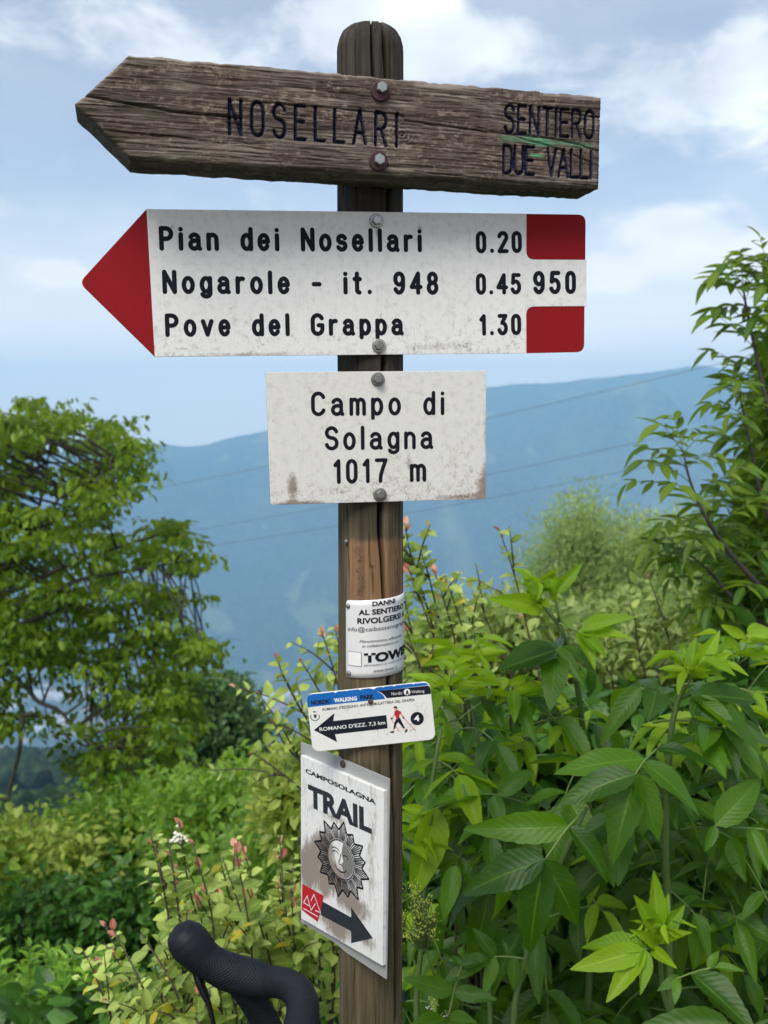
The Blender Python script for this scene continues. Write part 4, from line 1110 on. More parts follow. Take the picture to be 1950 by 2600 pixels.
# ------------------------------------------------------------------ overhead cables
CABLE = mat_plain('cable_dark', (.10, .11, .12), .6)
def build_cables():
    for (pa, pb, lab) in (((300, 1259), (1790, 932), 'uppermost thin overhead cable crossing in front of the mountain'), ((469, 1350), (1700, 1105), 'middle thin overhead cable crossing in front of the mountain'), ((511, 1389), (1700, 1173), 'lowest thin overhead cable crossing in front of the mountain')):
        A, B = at(*pa, 62), at(*pb, 46); dd = B - A
        A2, B2 = A - dd * 1.1, B + dd * 1.1; n_ = 40
        pts = []
        for k in range(n_ + 1):
            t_ = k / n_; p = A2 + (B2 - A2) * t_; s_ = t_ * 3.2 - 1.1
            p = p + np.array([0, 0, .8 * (s_ * (s_ - 1))]); pts.append(p)
        v, f = tube(pts, .013, 6); o = mobj('power_cable', v, f, CABLE, None, True); tag(o, lab, 'cable', 'overhead power cables')
build_cables()

# ------------------------------------------------------------------ handlebar of a road bicycle
def build_handlebar():
    root = empty('bicycle_handlebar', at(700, 2560, 1.0)); base = np.array(root.location)
    tag(root, 'black road bicycle handlebar with rubber brake hood in front of the shrubs', 'handlebar')
    def rubber(name, rib):
        m, t = material(name); c = t.coord('Object')
        uvn = t.attr('along'); ar = t.attr('around')
        if rib:
            wv = t.new('ShaderNodeTexWave'); wv.inputs['Scale'].default_value = 1.0
            k = t.math('MULTIPLY', t.math('SINE', t.math('MULTIPLY', uvn, 2 * math.pi * 40)), t.math('SINE', t.math('ADD', t.math('MULTIPLY', ar, 26.0), t.math('MULTIPLY', uvn, 40.0))))
            h = t.math('MULTIPLY', k, t.smooth(uvn, .30, .42))
        else:
            wrapn = t.math('FRACT', t.math('ADD', t.math('MULTIPLY', uvn, 11.0), t.math('MULTIPLY', ar, .16)))
            h = t.math('ADD', t.math('MULTIPLY', t.math('SINE', t.math('MULTIPLY', uvn, 600.0)), t.math('SINE', t.math('MULTIPLY', ar, 34.0))), t.math('MULTIPLY', t.smooth(wrapn, .10, .0), 2.5))
        nz = t.noise(c, 300, 3)
        col = t.mix(nz, (.0045, .006, .010), (.010, .013, .019))
        t.out(t.principled(col, .58, t.bump(t.math('ADD', h, t.math('MULTIPLY', nz, .4)), .55, .0007), 0, .20)); return m
    HOOD, TAPE = rubber('hood_rubber', True), rubber('bar_tape', False)
    BLACKM = mat_plain('black_metal', (.012, .013, .015), .35, .4)
    def sweep(name, pts, radii, mat, seg=28, n=60):
        P = spline([at(px, py, y) for px, py, y in pts], n) - base
        rr = np.interp(np.linspace(0, 1, n), np.linspace(0, 1, len(radii)), [r_[0] for r_ in radii]), np.interp(np.linspace(0, 1, n), np.linspace(0, 1, len(radii)), [r_[1] for r_ in radii])
        v, f = tube(P, list(zip(*rr)), seg); me = mesh_data(name, v, f, mat, True)
        al = np.repeat(np.linspace(0, 1, n), seg); ar = np.tile(np.arange(seg) / seg * 2 * math.pi, n)
        for nm, a in (('along', al), ('around', ar)):
            x = me.attributes.new(nm, 'FLOAT', 'POINT'); x.data.foreach_set('value', a.astype(np.float32))
        o = bpy.data.objects.new(name, me); link(o, root); return o
    px = lambda r_: r_ / 2690.0
    e = [(px(a), px(b)) for a, b in ((8, 8), (40, 38), (53, 50), (57, 54), (55, 52), (49, 47), (45, 46), (46, 50), (48, 51), (47, 48), (45, 43), (41, 40))]
    sweep('brake_hood', [(447, 2352, 1.0), (455, 2362, 1.0), (467, 2378, 1.0), (482, 2395, 1.0), (498, 2412, 1.0), (518, 2432, 1.0), (543, 2449, 1.0), (575, 2465, 1.0), (610, 2476, 1.0), (645, 2484, .998), (672, 2491, .996), (688, 2495, .995)], e, HOOD)
    t_ = [(px(a), px(a)) for a in (39, 40, 40, 41, 42, 43, 44, 44, 44)]
    sweep('bar_top', [(672, 2491, .996), (700, 2493, .990), (730, 2500, .978), (756, 2520, .962), (768, 2550, .945), (766, 2590, .930), (752, 2650, .910), (730, 2740, .885), (700, 2850, .86)], t_, TAPE)
    sweep('bar_drop', [(600, 2488, 1.004), (628, 2520, 1.010), (655, 2560, 1.016), (682, 2610, 1.02), (710, 2680, 1.02), (725, 2770, 1.01), (700, 2860, 1.0), (630, 2900, .99), (540, 2900, .98)], [(px(a), px(a)) for a in (34, 38, 38, 38, 38, 38, 38, 38, 38)], TAPE)
    # brake lever hanging under the hood
    sweep('brake_lever', [(497, 2450, 1.0), (506, 2490, .998), (520, 2525, .996), (530, 2550, .994), (540, 2590, .992), (560, 2680, .99), (600, 2760, .985)], [(px(a), px(b)) for a, b in ((16, 14), (20, 12), (17, 10), (12, 7), (10, 6), (10, 6), (8, 5))], BLACKM, 14, 30)
    sweep('lever_bracket', [(520, 2468, 1.0), (545, 2490, .998), (560, 2506, .997)], [(px(16), px(14)), (px(15), px(12)), (px(5), px(5))], BLACKM, 12, 12)
    sweep('hood_seam', [(684, 2494.5, .9954), (687, 2494.9, .995), (690, 2495.3, .9948)], [(px(41.5), px(41)), (px(42.5), px(42)), (px(41.5), px(41))], BLACKM, 28, 6)
    sweep('stem', [(700, 2850, .86), (640, 2960, .92), (560, 3080, 1.0)], [(px(52), px(52)), (px(46), px(46)), (px(46), px(46))], BLACKM, 20, 12)
build_handlebar()
# ------------------------------------------------------------------ leaves
def leaf_mat(name, dark, light, trans, veins=0, rough=.42, use_rnd=True, k_trans=.40, spec=.3):
    m, t = material(name)
    f = t.attr('tint')
    dark, light, trans = [tuple(min(.75, x * k_) for x in c_) for c_, k_ in ((dark, 1.35), (light, 1.42), (trans, 1.3))]
    if use_rnd: f = t.math('ADD', f, t.new('ShaderNodeObjectInfo').outputs['Random'], clamp=True)
    col = t.mix(f, dark, light); tr = t.mix(f, tuple(x * .75 for x in trans), trans)
    gp = t.new('ShaderNodeNewGeometry').outputs['Position']; sp = t.noise(gp, 38, 5, .7)
    col = t.mix(t.math('MULTIPLY', t.smooth(sp, .56, .70), .40), col, tuple(min(1, a * .5 + b) for a, b in zip(light, (.06, .055, .002))))
    col = t.mix(t.math('MULTIPLY', t.smooth(t.noise(gp, 150, 3, .6), .69, .74), .55), col, (.075, .05, .018))      # specks and browning
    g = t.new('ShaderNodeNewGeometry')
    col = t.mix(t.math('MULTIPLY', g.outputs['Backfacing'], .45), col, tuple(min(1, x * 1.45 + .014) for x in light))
    nm = None
    if veins:
        lu = t.math('ABSOLUTE', t.attr('lu')); lv = t.attr('lv')
        mid = t.smooth(lu, .085, .02)
        ph = t.math('MULTIPLY', t.math('SUBTRACT', lv, t.math('MULTIPLY', lu, .20)), float(veins))
        fr = t.math('ABSOLUTE', t.math('SUBTRACT', t.math('FRACT', ph), .5))
        lat = t.math('MULTIPLY', t.smooth(fr, .09, .0), .30)
        v = t.math('MAXIMUM', mid, lat)
        col = t.mix(t.math('MULTIPLY', v, .36), col, tuple(min(1, x * 2.0 + .02) for x in light))
        pil = t.math('ADD', t.math('MULTIPLY', fr, 1.6), t.math('MULTIPLY', mid, -1.0))
        nm = t.bump(t.math('ADD', pil, t.noise(t.coord('Object'), 160, 2)),   .28, .0016)
    b = t.principled(col, rough, nm, 0, spec)
    tl = t.new('ShaderNodeBsdfTranslucent'); t.put(tl.inputs[0], tr)
    if nm is not None: t.put(tl.inputs['Normal'], nm)
    mx = t.new('ShaderNodeMixShader'); mx.inputs[0].default_value = k_trans
    t.t.links.new(b, mx.inputs[1]); t.t.links.new(tl.outputs[0], mx.inputs[2])
    t.out(mx.outputs[0]); return m
def leaf_shape(rows, prof, width, fold=.10, curl=.18, serr=0.0, wave=0.0, twist=0.0, seed=0):
    """blade from the origin along +Y with +Z its upper face, 5 points across"""
    r_ = np.random.default_rng(seed); V = []; LU = []; LV = []
    cs = (-1, -.5, 0, .5, 1)
    for i in range(rows + 1):
        t_ = i / rows; hw = prof(t_) * width / 2
        for c in cs:
            e = 1 + (serr * (1 if i % 2 else -1) if abs(c) == 1 and 0 < i < rows else 0)
            x = c * hw * e; z = fold * abs(c) * hw * 2 - curl * t_ ** 2 + wave * math.sin(t_ * 9 + c * 2 + seed) * abs(c) * hw
            y = t_ - .12 * curl * t_ ** 2
            a = twist * t_; V.append((x * math.cos(a) - z * math.sin(a) * .3, y, z + x * math.sin(a))); LU.append(c); LV.append(t_)
    Fq = [(i * 5 + k, i * 5 + k + 1, (i + 1) * 5 + k + 1, (i + 1) * 5 + k) for i in range(rows) for k in range(4)]
    return np.array(V), Fq, np.array(LU), np.array(LV)
prof_elder = lambda t_: math.sin(math.pi * min(1, t_ ** .72)) ** .85 * (1 - .15 * t_) + (.03 if t_ < .98 else 0)
prof_oval = lambda t_: math.sin(math.pi * t_ ** .9) ** .75
prof_lance = lambda t_: math.sin(math.pi * t_ ** .80) ** 1.05
def leaf_meshes(name, mat, n, rows, prof, widths, serr, folds, curls, wave=0.0):
    out = []
    for k in range(n):
        u = np.random.default_rng(k + 91)
        V, Fq, LU, LV = leaf_shape(rows, prof, u.uniform(*widths), u.uniform(*folds), u.uniform(*curls), serr, wave, u.uniform(-.35, .35), k)
        out.append(np_mesh(name, V, np.array(Fq), mat, True, {'lu': LU, 'lv': LV}))
    return out
def basis(dirs, nrms):
    Y = dirs / (np.linalg.norm(dirs, axis=-1, keepdims=True) + 1e-12)
    Z = nrms - Y * (nrms * Y).sum(-1, keepdims=True); Z = Z / (np.linalg.norm(Z, axis=-1, keepdims=True) + 1e-12)
    return np.cross(Y, Z), Y, Z
SIMPLE_V = np.array([(0, 0, 0), (-.25, .28, .05), (.25, .28, .05), (0, .32, -.01), (-.22, .66, .02), (.22, .66, .02), (0, .66, -.05), (0, 1, -.16)])
SIMPLE_F = [(0, 3, 1), (0, 2, 3), (1, 3, 6), (1, 6, 4), (3, 2, 5), (3, 5, 6), (4, 6, 7), (6, 5, 7)]
def foliage_mesh(name, pos, dirs, nrms, lens, tints, mat, width=1.0, V0=SIMPLE_V, F0=SIMPLE_F):
    X, Y, Z = basis(dirs, nrms); L = lens[:, None, None]
    T = V0[None]; P = pos[:, None] + L * (T[..., :1] * width * X[:, None] + T[..., 1:2] * Y[:, None] + T[..., 2:] * Z[:, None])
    n, k = len(pos), len(V0); F0 = np.array(F0)
    Fc = (F0[None] + (np.arange(n) * k)[:, None, None]).reshape(-1, F0.shape[1])
    return np_mesh(name, P.reshape(-1, 3), Fc, mat, False, {'tint': np.repeat(tints, k)})
def rnd_dir(n): v = RNG.normal(size=(n, 3)); return v / np.linalg.norm(v, axis=1)[:, None]
def in_poly(poly, n):
    P = np.array(poly, float); lo, hi = P.min(0), P.max(0); out = []
    while len(out) < n:
        q = lo + RNG.random((n * 2, 2)) * (hi - lo); ins = np.zeros(len(q), bool)
        for (x1, y1), (x2, y2) in zip(P, np.roll(P, -1, 0)):
            c = ((y1 > q[:, 1]) != (y2 > q[:, 1])) & (q[:, 0] < (x2 - x1) * (q[:, 1] - y1) / (y2 - y1 + 1e-12) + x1); ins ^= c
        out += list(q[ins])
    return np.array(out[:n])
def ground(x, y): return float(terrain_z(np.array([float(x)]), np.array([float(y)]))[0])
BARK = mat_plain('bark', (.050, .042, .034), .9, nscale=40, var=.5, bump=.5)
BARK_GREY = mat_plain('bark_grey', (.095, .085, .075), .9, nscale=40, var=.4, bump=.5)
STEM_GREEN = mat_plain('green_stem', (.075, .13, .030), .6, nscale=90, var=.3, bump=.2)
STEM_DARK = mat_plain('dark_twig', (.055, .035, .028), .7, nscale=90, var=.4, bump=.2)
STALK = mat_plain('leaf_stalk_green', (.13, .20, .05), .55, nscale=90, var=.25)

# ------------------------------------------------------------------ trees and bushes made of clumps of small leaves
def clump_plant(name, label, cat, poly, depth, n_clumps, leaves, clump_r, leaf_len, mat, limbs=(), trunk=None, bark=BARK, group=None, hang=.6, flat=.5, width=1.0, skip=None, twig_r=.006, tint=(0, 1), updir=0.0):
    """crown spread through the volume behind an outline; limbs are polylines of (px, py, metres)"""
    q = in_poly(poly, n_clumps)
    if skip is not None: q = np.array([p for p in q if not skip(*p)])
    C = np.array([at(px, py, RNG.uniform(*depth)) for px, py in q])
    L3 = [spline([at(*p) for p in l], max(8, 5 * len(l))) for l in limbs]
    cen = C.mean(0)
    bx, by = (trunk[0][:2] if trunk else cen[:2])
    root = empty(name, (bx, by, ground(bx, by))); rl = np.array(root.location); tag(root, label, cat, group)
    if trunk:
        tp = spline(trunk, 16); v, f = tube(tp - rl, list(np.linspace(trunk_r(trunk), trunk_r(trunk) * .45, 16)), 10); mobj('trunk', v, f, bark, root, True)
        if not L3: L3 = [tp]
    for l, src in zip(L3, limbs if limbs else []):
        r0 = .0042 * np.linalg.norm(l[-1] - l[0]) ** .7 + .006; v, f = tube(l - rl, list(np.linspace(r0 * 1.6, r0 * .45, len(l))), 7); mobj('branch', v, f, bark, root, True)
    # twigs
    if L3:
        N = np.concatenate(L3); A = Acc()
        for c in C[::2]:
            d2 = ((N - c) ** 2).sum(1); j = d2.argmin(); a = N[j]
            mid = (a + c) / 2 + rnd_dir(1)[0] * .08 * math.sqrt(d2[j]) + np.array([0, 0, .06 * math.sqrt(d2[j])])
            P = spline([a, mid, c], 6); A.add(tube(P - rl, list(np.linspace(twig_r * 1.6, twig_r * .4, 6)), 4, False))
        o = A.build('twigs', bark, root, True); o['kind'] = 'stuff'
    n = len(C) * leaves
    ci = np.repeat(np.arange(len(C)), leaves)
    off = np.clip(RNG.normal(size=(n, 3)), -1.7, 1.7) * clump_r * np.array([1, 1, flat])
    sz = np.repeat(RNG.uniform(.6, 1.3, len(C)), leaves)[:, None]
    pos = C[ci] + off * sz
    dirs = rnd_dir(n) * .8 + off / clump_r * .35 + np.array([0, 0, -hang + updir])
    nr = np.array([0, 0, 1.0]) + rnd_dir(n) * .75
    ln = leaf_len * RNG.uniform(.6, 1.25, n)
    tv = np.clip(np.repeat(RNG.uniform(tint[0], tint[1], len(C)), leaves) + RNG.normal(0, .16, n), 0, 1)
    me = foliage_mesh('crown', pos - rl, dirs, nr, ln, tv, mat, width)
    o = bpy.data.objects.new('crown', me); link(o, root); o['kind'] = 'stuff'
    return root
def trunk_r(tr): return tr[-1][3] if len(tr[-1]) > 3 else .10
_sp = spline
def spline(pts, n): return _sp([tuple(p[:3]) for p in pts], n)

# colours
M_TREE = leaf_mat('tree_leaf', (.024, .070, .008), (.13, .20, .012), (.30, .42, .020), use_rnd=False)
M_DARK = leaf_mat('dark_tree_leaf', (.020, .060, .020), (.070, .135, .036), (.10, .20, .04), use_rnd=False, k_trans=.25)
M_BUSH = leaf_mat('bush_leaf', (.050, .125, .014), (.16, .26, .030), (.28, .44, .03), use_rnd=False)
M_BUSHY = leaf_mat('pale_bush_leaf', (.10, .16, .020), (.27, .32, .060), (.38, .46, .06), use_rnd=False)
M_WILLOW = leaf_mat('willow_leaf', (.13, .20, .06), (.28, .36, .12), (.32, .44, .12), use_rnd=False)
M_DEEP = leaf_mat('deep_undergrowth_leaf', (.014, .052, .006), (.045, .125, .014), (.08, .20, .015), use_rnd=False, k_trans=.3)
M_MIX = leaf_mat('mixed_shrub_leaf', (.08, .145, .026), (.25, .31, .10), (.30, .40, .07), use_rnd=False)
M_GRASSY = leaf_mat('narrow_leaf', (.06, .17, .014), (.18, .33, .035), (.28, .46, .03), use_rnd=False)

TREE_POLY = [(-260, 1050), (0, 1062), (40, 1030), (95, 1008), (135, 1042), (178, 1024), (210, 1060), (205, 1110), (240, 1112), (270, 1070), (320, 1070), (358, 1120), (345, 1178), (392, 1190), (384, 1212), (330, 1235), (318, 1280), (275, 1330), (290, 1392), (340, 1385), (365, 1330), (400, 1312), (452, 1318), (478, 1372), (524, 1415), (482, 1452), (430, 1492), (532, 1520), (525, 1572), (440, 1600), (552, 1615), (542, 1672), (500, 1700), (522, 1735), (500, 1800), (470, 1900), (450, 1980), (350, 2060), (230, 2060), (180, 1930), (100, 1850), (0, 1850), (-260, 1960)]
def tree_skip(x, y):
    if 20 < x < 250 and 1690 < y < 1940: return RNG.random() < .72
    for a, b, r_ in ((105, 1165, 45), (140, 1270, 35), (300, 1300, 30), (210, 1465, 35), (165, 1560, 30), (250, 1620, 32), (400, 1460, 45), (345, 1560, 40), (60, 1350, 25), (330, 1690, 40), (200, 1690, 40), (60, 1640, 25), (460, 1560, 30), (40, 1500, 20)):
        if math.hypot(x - a, y - b) < r_: return True
    return False
TRUNK_T = at(-330, 1500, 7.6)
tz = ground(TRUNK_T[0], TRUNK_T[1])
clump_plant('broadleaf_tree', 'spreading green deciduous tree with layered branches at the edge of the valley view', 'tree', TREE_POLY, (6.2, 8.4), 1150, 32, .070, .060, M_TREE,
    limbs=[[(-330, 1700, 7.6), (-120, 1560, 7.3), (20, 1440, 7.2), (80, 1340, 7.1), (110, 1240, 7.2), (130, 1100, 7.4)], [(70, 1345, 7.1), (150, 1320, 6.9), (205, 1250, 6.8), (280, 1170, 6.7), (330, 1120, 6.7)],
           [(-330, 1800, 7.6), (-100, 1560, 7.0), (60, 1490, 6.8), (160, 1440, 6.7), (300, 1390, 6.7), (430, 1350, 6.8)], [(-330, 1850, 7.6), (-60, 1640, 6.9), (160, 1540, 6.7), (180, 1480, 6.6), (330, 1450, 6.7), (500, 1420, 6.9)],
           [(-330, 1850, 7.6), (-80, 1700, 7.4), (120, 1640, 7.3), (300, 1600, 7.2), (460, 1560, 7.2)], [(-330, 1860, 7.6), (-60, 1770, 6.8), (50, 1740, 6.6), (95, 1780, 6.5), (150, 1805, 6.5), (190, 1850, 6.5), (240, 1900, 6.6), (300, 1900, 6.8)],
           [(-330, 1880, 7.6), (-40, 1845, 6.7), (60, 1815, 6.5), (130, 1830, 6.5), (180, 1880, 6.5)], [(-330, 1850, 7.6), (0, 1690, 7.6), (250, 1680, 7.7), (420, 1640, 7.8), (540, 1620, 7.9)],
           [(56, 1815, 6.5), (50, 1900, 6.4), (36, 1960, 6.4), (22, 2030, 6.4), (60, 2070, 6.3), (110, 2140, 6.2), (135, 2200, 6.2)], [(22, 2030, 6.4), (-40, 2010, 6.4), (-120, 1960, 6.5)]],
    trunk=[(TRUNK_T[0], TRUNK_T[1], tz - .3), (TRUNK_T[0] + .05, TRUNK_T[1], tz + 2), tuple(at(-330, 1700, 7.6)), tuple(at(-290, 1350, 7.6)), tuple(at(-250, 1050, 7.6)) + (.13,)], hang=.75, flat=.34, skip=tree_skip, tint=(-.05, .95))
D0 = at(560, 2100, 13.0)
clump_plant('dark_tree', 'dark bluish-green bushy tree standing behind the spreading deciduous tree', 'tree', [(455, 1755), (520, 1735), (565, 1730), (600, 1728), (615, 1760), (600, 1810), (655, 1810), (660, 1850), (635, 1890), (660, 1950), (640, 2010), (430, 2010), (400, 1850)], (11.5, 13.6), 300, 60, .15, .10, M_DARK,
    trunk=[(D0[0], D0[1], ground(D0[0], D0[1]) - .2), tuple(at(560, 1950, 12.6)), tuple(at(570, 1760, 12.5)) + (.09,)], hang=.5, flat=.6, bark=BARK_GREY)
# bushes on the slope below the path
for poly, dep, n_, lv, cr, ll, mt, lab, tn in (
    ([(-60, 2135), (60, 2125), (160, 2125), (230, 2170), (260, 2250), (200, 2420), (-60, 2450)], (5.2, 7.0), 260, 46, .12, .062, M_BUSHY, 'yellow-green leafy bush low on the slope beneath the spreading tree', (.15, 1)),
    ([(190, 2110), (270, 2050), (360, 2020), (440, 2035), (470, 2090), (430, 2260), (330, 2330), (200, 2330)], (5.6, 7.4), 250, 46, .13, .065, M_BUSH, 'mid-green bush in the middle of the slope below the dark tree', (-.1, .6)),
    ([(430, 2050), (510, 2010), (600, 1985), (690, 1970), (800, 1950), (800, 2080), (700, 2180), (480, 2200)], (4.6, 6.2), 240, 46, .11, .06, M_BUSH, 'bright green bush behind the red-tipped shrubs beside the post', (.1, .9)),
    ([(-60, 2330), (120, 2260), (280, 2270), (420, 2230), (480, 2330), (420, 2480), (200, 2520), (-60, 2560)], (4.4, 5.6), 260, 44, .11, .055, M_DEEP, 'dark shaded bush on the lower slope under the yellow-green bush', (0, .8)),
    ([(-700, 2120), (-300, 2080), (-20, 2180), (-10, 2560), (-200, 2700), (-700, 2700)], (4.4, 6.4), 300, 44, .16, .075, M_BUSH, 'bush at the very edge of the slope beside the yellow-green bush', (0, .9)),
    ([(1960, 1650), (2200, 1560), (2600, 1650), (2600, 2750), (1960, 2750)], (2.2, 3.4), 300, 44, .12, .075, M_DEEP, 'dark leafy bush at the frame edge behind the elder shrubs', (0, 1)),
    ([(560, 2150), (760, 2080), (900, 2000), (900, 2640), (480, 2640)], (3.4, 4.4), 230, 44, .10, .055, M_BUSH, 'green bush filling the slope directly behind the leaning trail-run sign', (-.1, .7))):
    clump_plant('slope_bush', lab, 'bush', poly, dep, n_, lv, cr, ll, mt, hang=.25, flat=.75, tint=tn, trunk=None, group='bushes on the slope')
# feathery willows behind the elder
for poly, dep, tx, lab in (
    ([(1325, 1560), (1335, 1450), (1375, 1400), (1410, 1350), (1445, 1300), (1490, 1265), (1528, 1300), (1545, 1360), (1575, 1420), (1590, 1600), (1420, 1650)], (9.0, 10.4), 1480, 'tallest feathery grey-green willow behind the elder shrubs'),
    ([(1560, 1600), (1570, 1420), (1610, 1360), (1650, 1375), (1690, 1420), (1700, 1620)], (8.6, 9.8), 1630, 'shorter feathery pale willow next to the tallest willow'),
    ([(1680, 1640), (1690, 1400), (1730, 1350), (1790, 1380), (1830, 1450), (1830, 1650)], (8.4, 9.4), 1750, 'feathery pale willow partly hidden behind the ash tree')):
    b = at(tx, 1900, (dep[0] + dep[1]) / 2)
    clump_plant('willow_tree', lab, 'tree', poly, dep, 300, 70, .12, .058, M_WILLOW, trunk=[(b[0], b[1], ground(b[0], b[1]) - .2), tuple(at(tx, 1600, sum(dep) / 2)), tuple(at(tx + 8, 1420, sum(dep) / 2)) + (.05,)], hang=.1, flat=1.2, width=.45, updir=.5, bark=BARK_GREY, group='willows behind the elder', twig_r=.008)
# loose mixed shrubs between post and willows
for poly, dep, lab, mt in (
    ([(1010, 1640), (1060, 1590), (1180, 1560), (1300, 1545), (1420, 1560), (1430, 1760), (1010, 1780)], (3.2, 4.4), 'pale tangled shrub behind the elder, just right of the post', M_MIX),
    ([(1400, 1600), (1560, 1540), (1700, 1500), (1990, 1450), (1990, 1780), (1420, 1790)], (3.4, 4.8), 'pale tangled shrub at the foot of the willows', M_MIX),
    ([(720, 1985), (790, 1940), (880, 1890), (900, 2120), (740, 2120), (700, 2030)], (2.9, 3.8), 'light green tangled shrub behind the small walking-route sign', M_BUSHY)):
    clump_plant('tangled_shrub', lab, 'shrub', poly, dep, 300, 30, .055, .046, mt, hang=.1, flat=.8, group='tangled shrubs behind the post')

# deep undergrowth between and below the shrubs
def undergrowth():
    parts = []
    for poly, dep, n_ in (([(1010, 1830), (1300, 1780), (1990, 1740), (1990, 2720), (1010, 2720)], (2.25, 3.1), 9000), ([(-60, 2520), (900, 2480), (900, 2760), (-60, 2760)], (2.6, 4.2), 2600)):
        q = in_poly(poly, n_); parts.append(np.array([at(a, b, RNG.uniform(*dep)) for a, b in q]))
    pos = np.concatenate(parts); n = len(pos)
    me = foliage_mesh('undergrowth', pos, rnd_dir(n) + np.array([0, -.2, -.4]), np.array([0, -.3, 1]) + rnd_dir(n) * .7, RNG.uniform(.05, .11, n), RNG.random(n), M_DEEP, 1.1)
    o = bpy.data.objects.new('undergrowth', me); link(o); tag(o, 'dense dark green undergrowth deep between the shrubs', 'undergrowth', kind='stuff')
undergrowth()

# ------------------------------------------------------------------ red-tipped shrubs
M_SHRUB = leaf_mat('oval_leaf', (.095, .165, .022), (.28, .35, .09), (.36, .46, .05), veins=5, rough=.36)
M_YELLOW = leaf_mat('yellow_leaf', (.20, .22, .02), (.36, .30, .03), (.45, .40, .02), veins=5)
M_RED = leaf_mat('red_tip_leaf', (.26, .075, .055), (.44, .20, .13), (.48, .16, .08), veins=4, rough=.4)
OVAL = leaf_meshes('leaf', M_SHRUB, 5, 6, prof_oval, (.50, .66), 0, (.10, .28), (.05, .30))
OVAL_Y = leaf_meshes('leaf', M_YELLOW, 2, 6, prof_oval, (.55, .7), 0, (.10, .28), (.05, .30))
OVAL_R = leaf_meshes('leaf', M_RED, 3, 6, prof_oval, (.42, .6), 0, (.15, .35), (.05, .3))
def mat4(pos, d_, n_, L):
    X, Y, Z = basis(np.array(d_, float)[None], np.array(n_, float)[None]); X, Y, Z = X[0] * L, Y[0] * L, Z[0] * L
    return Matrix(((X[0], Y[0], Z[0], pos[0]), (X[1], Y[1], Z[1], pos[1]), (X[2], Y[2], Z[2], pos[2]), (0, 0, 0, 1)))
def shoot_leaves(path, step, leaf_len, t0=.12, red=.86, yellow=.05):
    L = np.linalg.norm(np.diff(path, axis=0), axis=1).sum(); n = max(5, int(L * (1 - t0) / step)); out = []
    ph = RNG.uniform(0, 6.28)
    for k in range(n):
        t_ = t0 + (1 - t0) * (k + .5) / n; x = t_ * (len(path) - 1); i = min(int(x), len(path) - 2); p = path[i] + (path[i + 1] - path[i]) * (x - i)
        tan = path[i + 1] - path[i]; tan = tan / np.linalg.norm(tan)
        a = ph + k * 2.4; side = np.cross(tan, [math.cos(a), math.sin(a), .15]); side /= np.linalg.norm(side)
        d_ = side * 1.0 + tan * RNG.uniform(.2, .7) + np.array([0, 0, RNG.uniform(-.35, .2)])
        nr = np.array([0, -.15, 1.0]) + RNG.normal(size=3) * .35
        ln = leaf_len * RNG.uniform(.75, 1.2) * (1 - .45 * max(0, t_ - .6) / .4)
        isr = t_ > red and RNG.random() < .5
        if isr: ln *= .85; d_ = d_ * .6 + tan
        out.append((p, d_, nr, ln, 'r' if isr else ('y' if RNG.random() < yellow else 'g')))
    return out
def red_shrub(label, shoots, leaf_len, keep, step=.0165):
    """shoots: list of polylines of (px, py, metres)"""
    P = [spline([at(*p) for p in s_], 14) for s_ in shoots]
    b = np.mean([p[0] for p in P], 0); gz = ground(b[0], b[1]); root = empty('red_tipped_shrub', (b[0], b[1], gz)); rl = np.array(root.location)
    tag(root, label, 'shrub', 'red-tipped shrubs')
    leaves = []
    for p in P:
        g = np.array([p[0][0] + RNG.normal() * .05, p[0][1] + .05, gz - .05]); full = spline([g, (g + p[0]) / 2 + RNG.normal(size=3) * .03, p[0]] + [p[k] for k in (4, 8, 13)], 22)
        v, f = tube(full - rl, list(np.linspace(.0042, .0011, 22)), 6); mobj('stem', v, f, STEM_DARK, root, True)
        leaves += shoot_leaves(p, step, leaf_len)
        for q in range(2):                                   # side twigs
            i = int(RNG.integers(3, 9)); a = p[i]; d_ = (p[i + 1] - p[i]); d_ /= np.linalg.norm(d_); e = a + (d_ + rnd_dir(1)[0] * .8) * RNG.uniform(.06, .13)
            tw = spline([a, (a + e) / 2 + np.array([0, 0, .008]), e], 7); v, f = tube(tw - rl, list(np.linspace(.0022, .0008, 7)), 5); mobj('twig', v, f, STEM_DARK, root, True)
            leaves += shoot_leaves(tw, step * .9, leaf_len * .9, .15, .93)
    leaves.sort(key=lambda l: l[0][1] - l[3] * 3)
    sets = {'g': OVAL, 'y': OVAL_Y, 'r': OVAL_R}
    for k, (p, d_, nr, ln, c) in enumerate(leaves[:keep]):
        o = bpy.data.objects.new('leaf', sets[c][k % len(sets[c])]); link(o, root); o.matrix_basis = mat4(p - rl, d_, nr, ln)
    for c in 'gyr':
        r_ = [l for l in leaves[keep:] if l[4] == c]
        if r_:
            me = foliage_mesh('foliage', np.array([l[0] for l in r_]) - rl, np.array([l[1] for l in r_]), np.array([l[2] for l in r_]), np.array([l[3] for l in r_]), RNG.random(len(r_)), sets[c][0].materials[0], 1.2)
            o = bpy.data.objects.new('foliage', me); link(o, root); o['kind'] = 'stuff'
    return root
def fan(n, x0, x1, ytop0, ytop1, ybase, dep, lean=(-60, 20)):
    out = []
    for k in range(n):
        xb = x0 + (x1 - x0) * (k + RNG.random()) / n; xt = xb + RNG.uniform(*lean); yt = RNG.uniform(ytop0, ytop1); y = RNG.uniform(*dep)
        out.append([(xb, ybase, y + .06), ((xb + xt) / 2 + RNG.uniform(-30, 60), (ybase + yt) / 2, y + RNG.uniform(-.08, .08)), (xt, yt, y)])
    return out
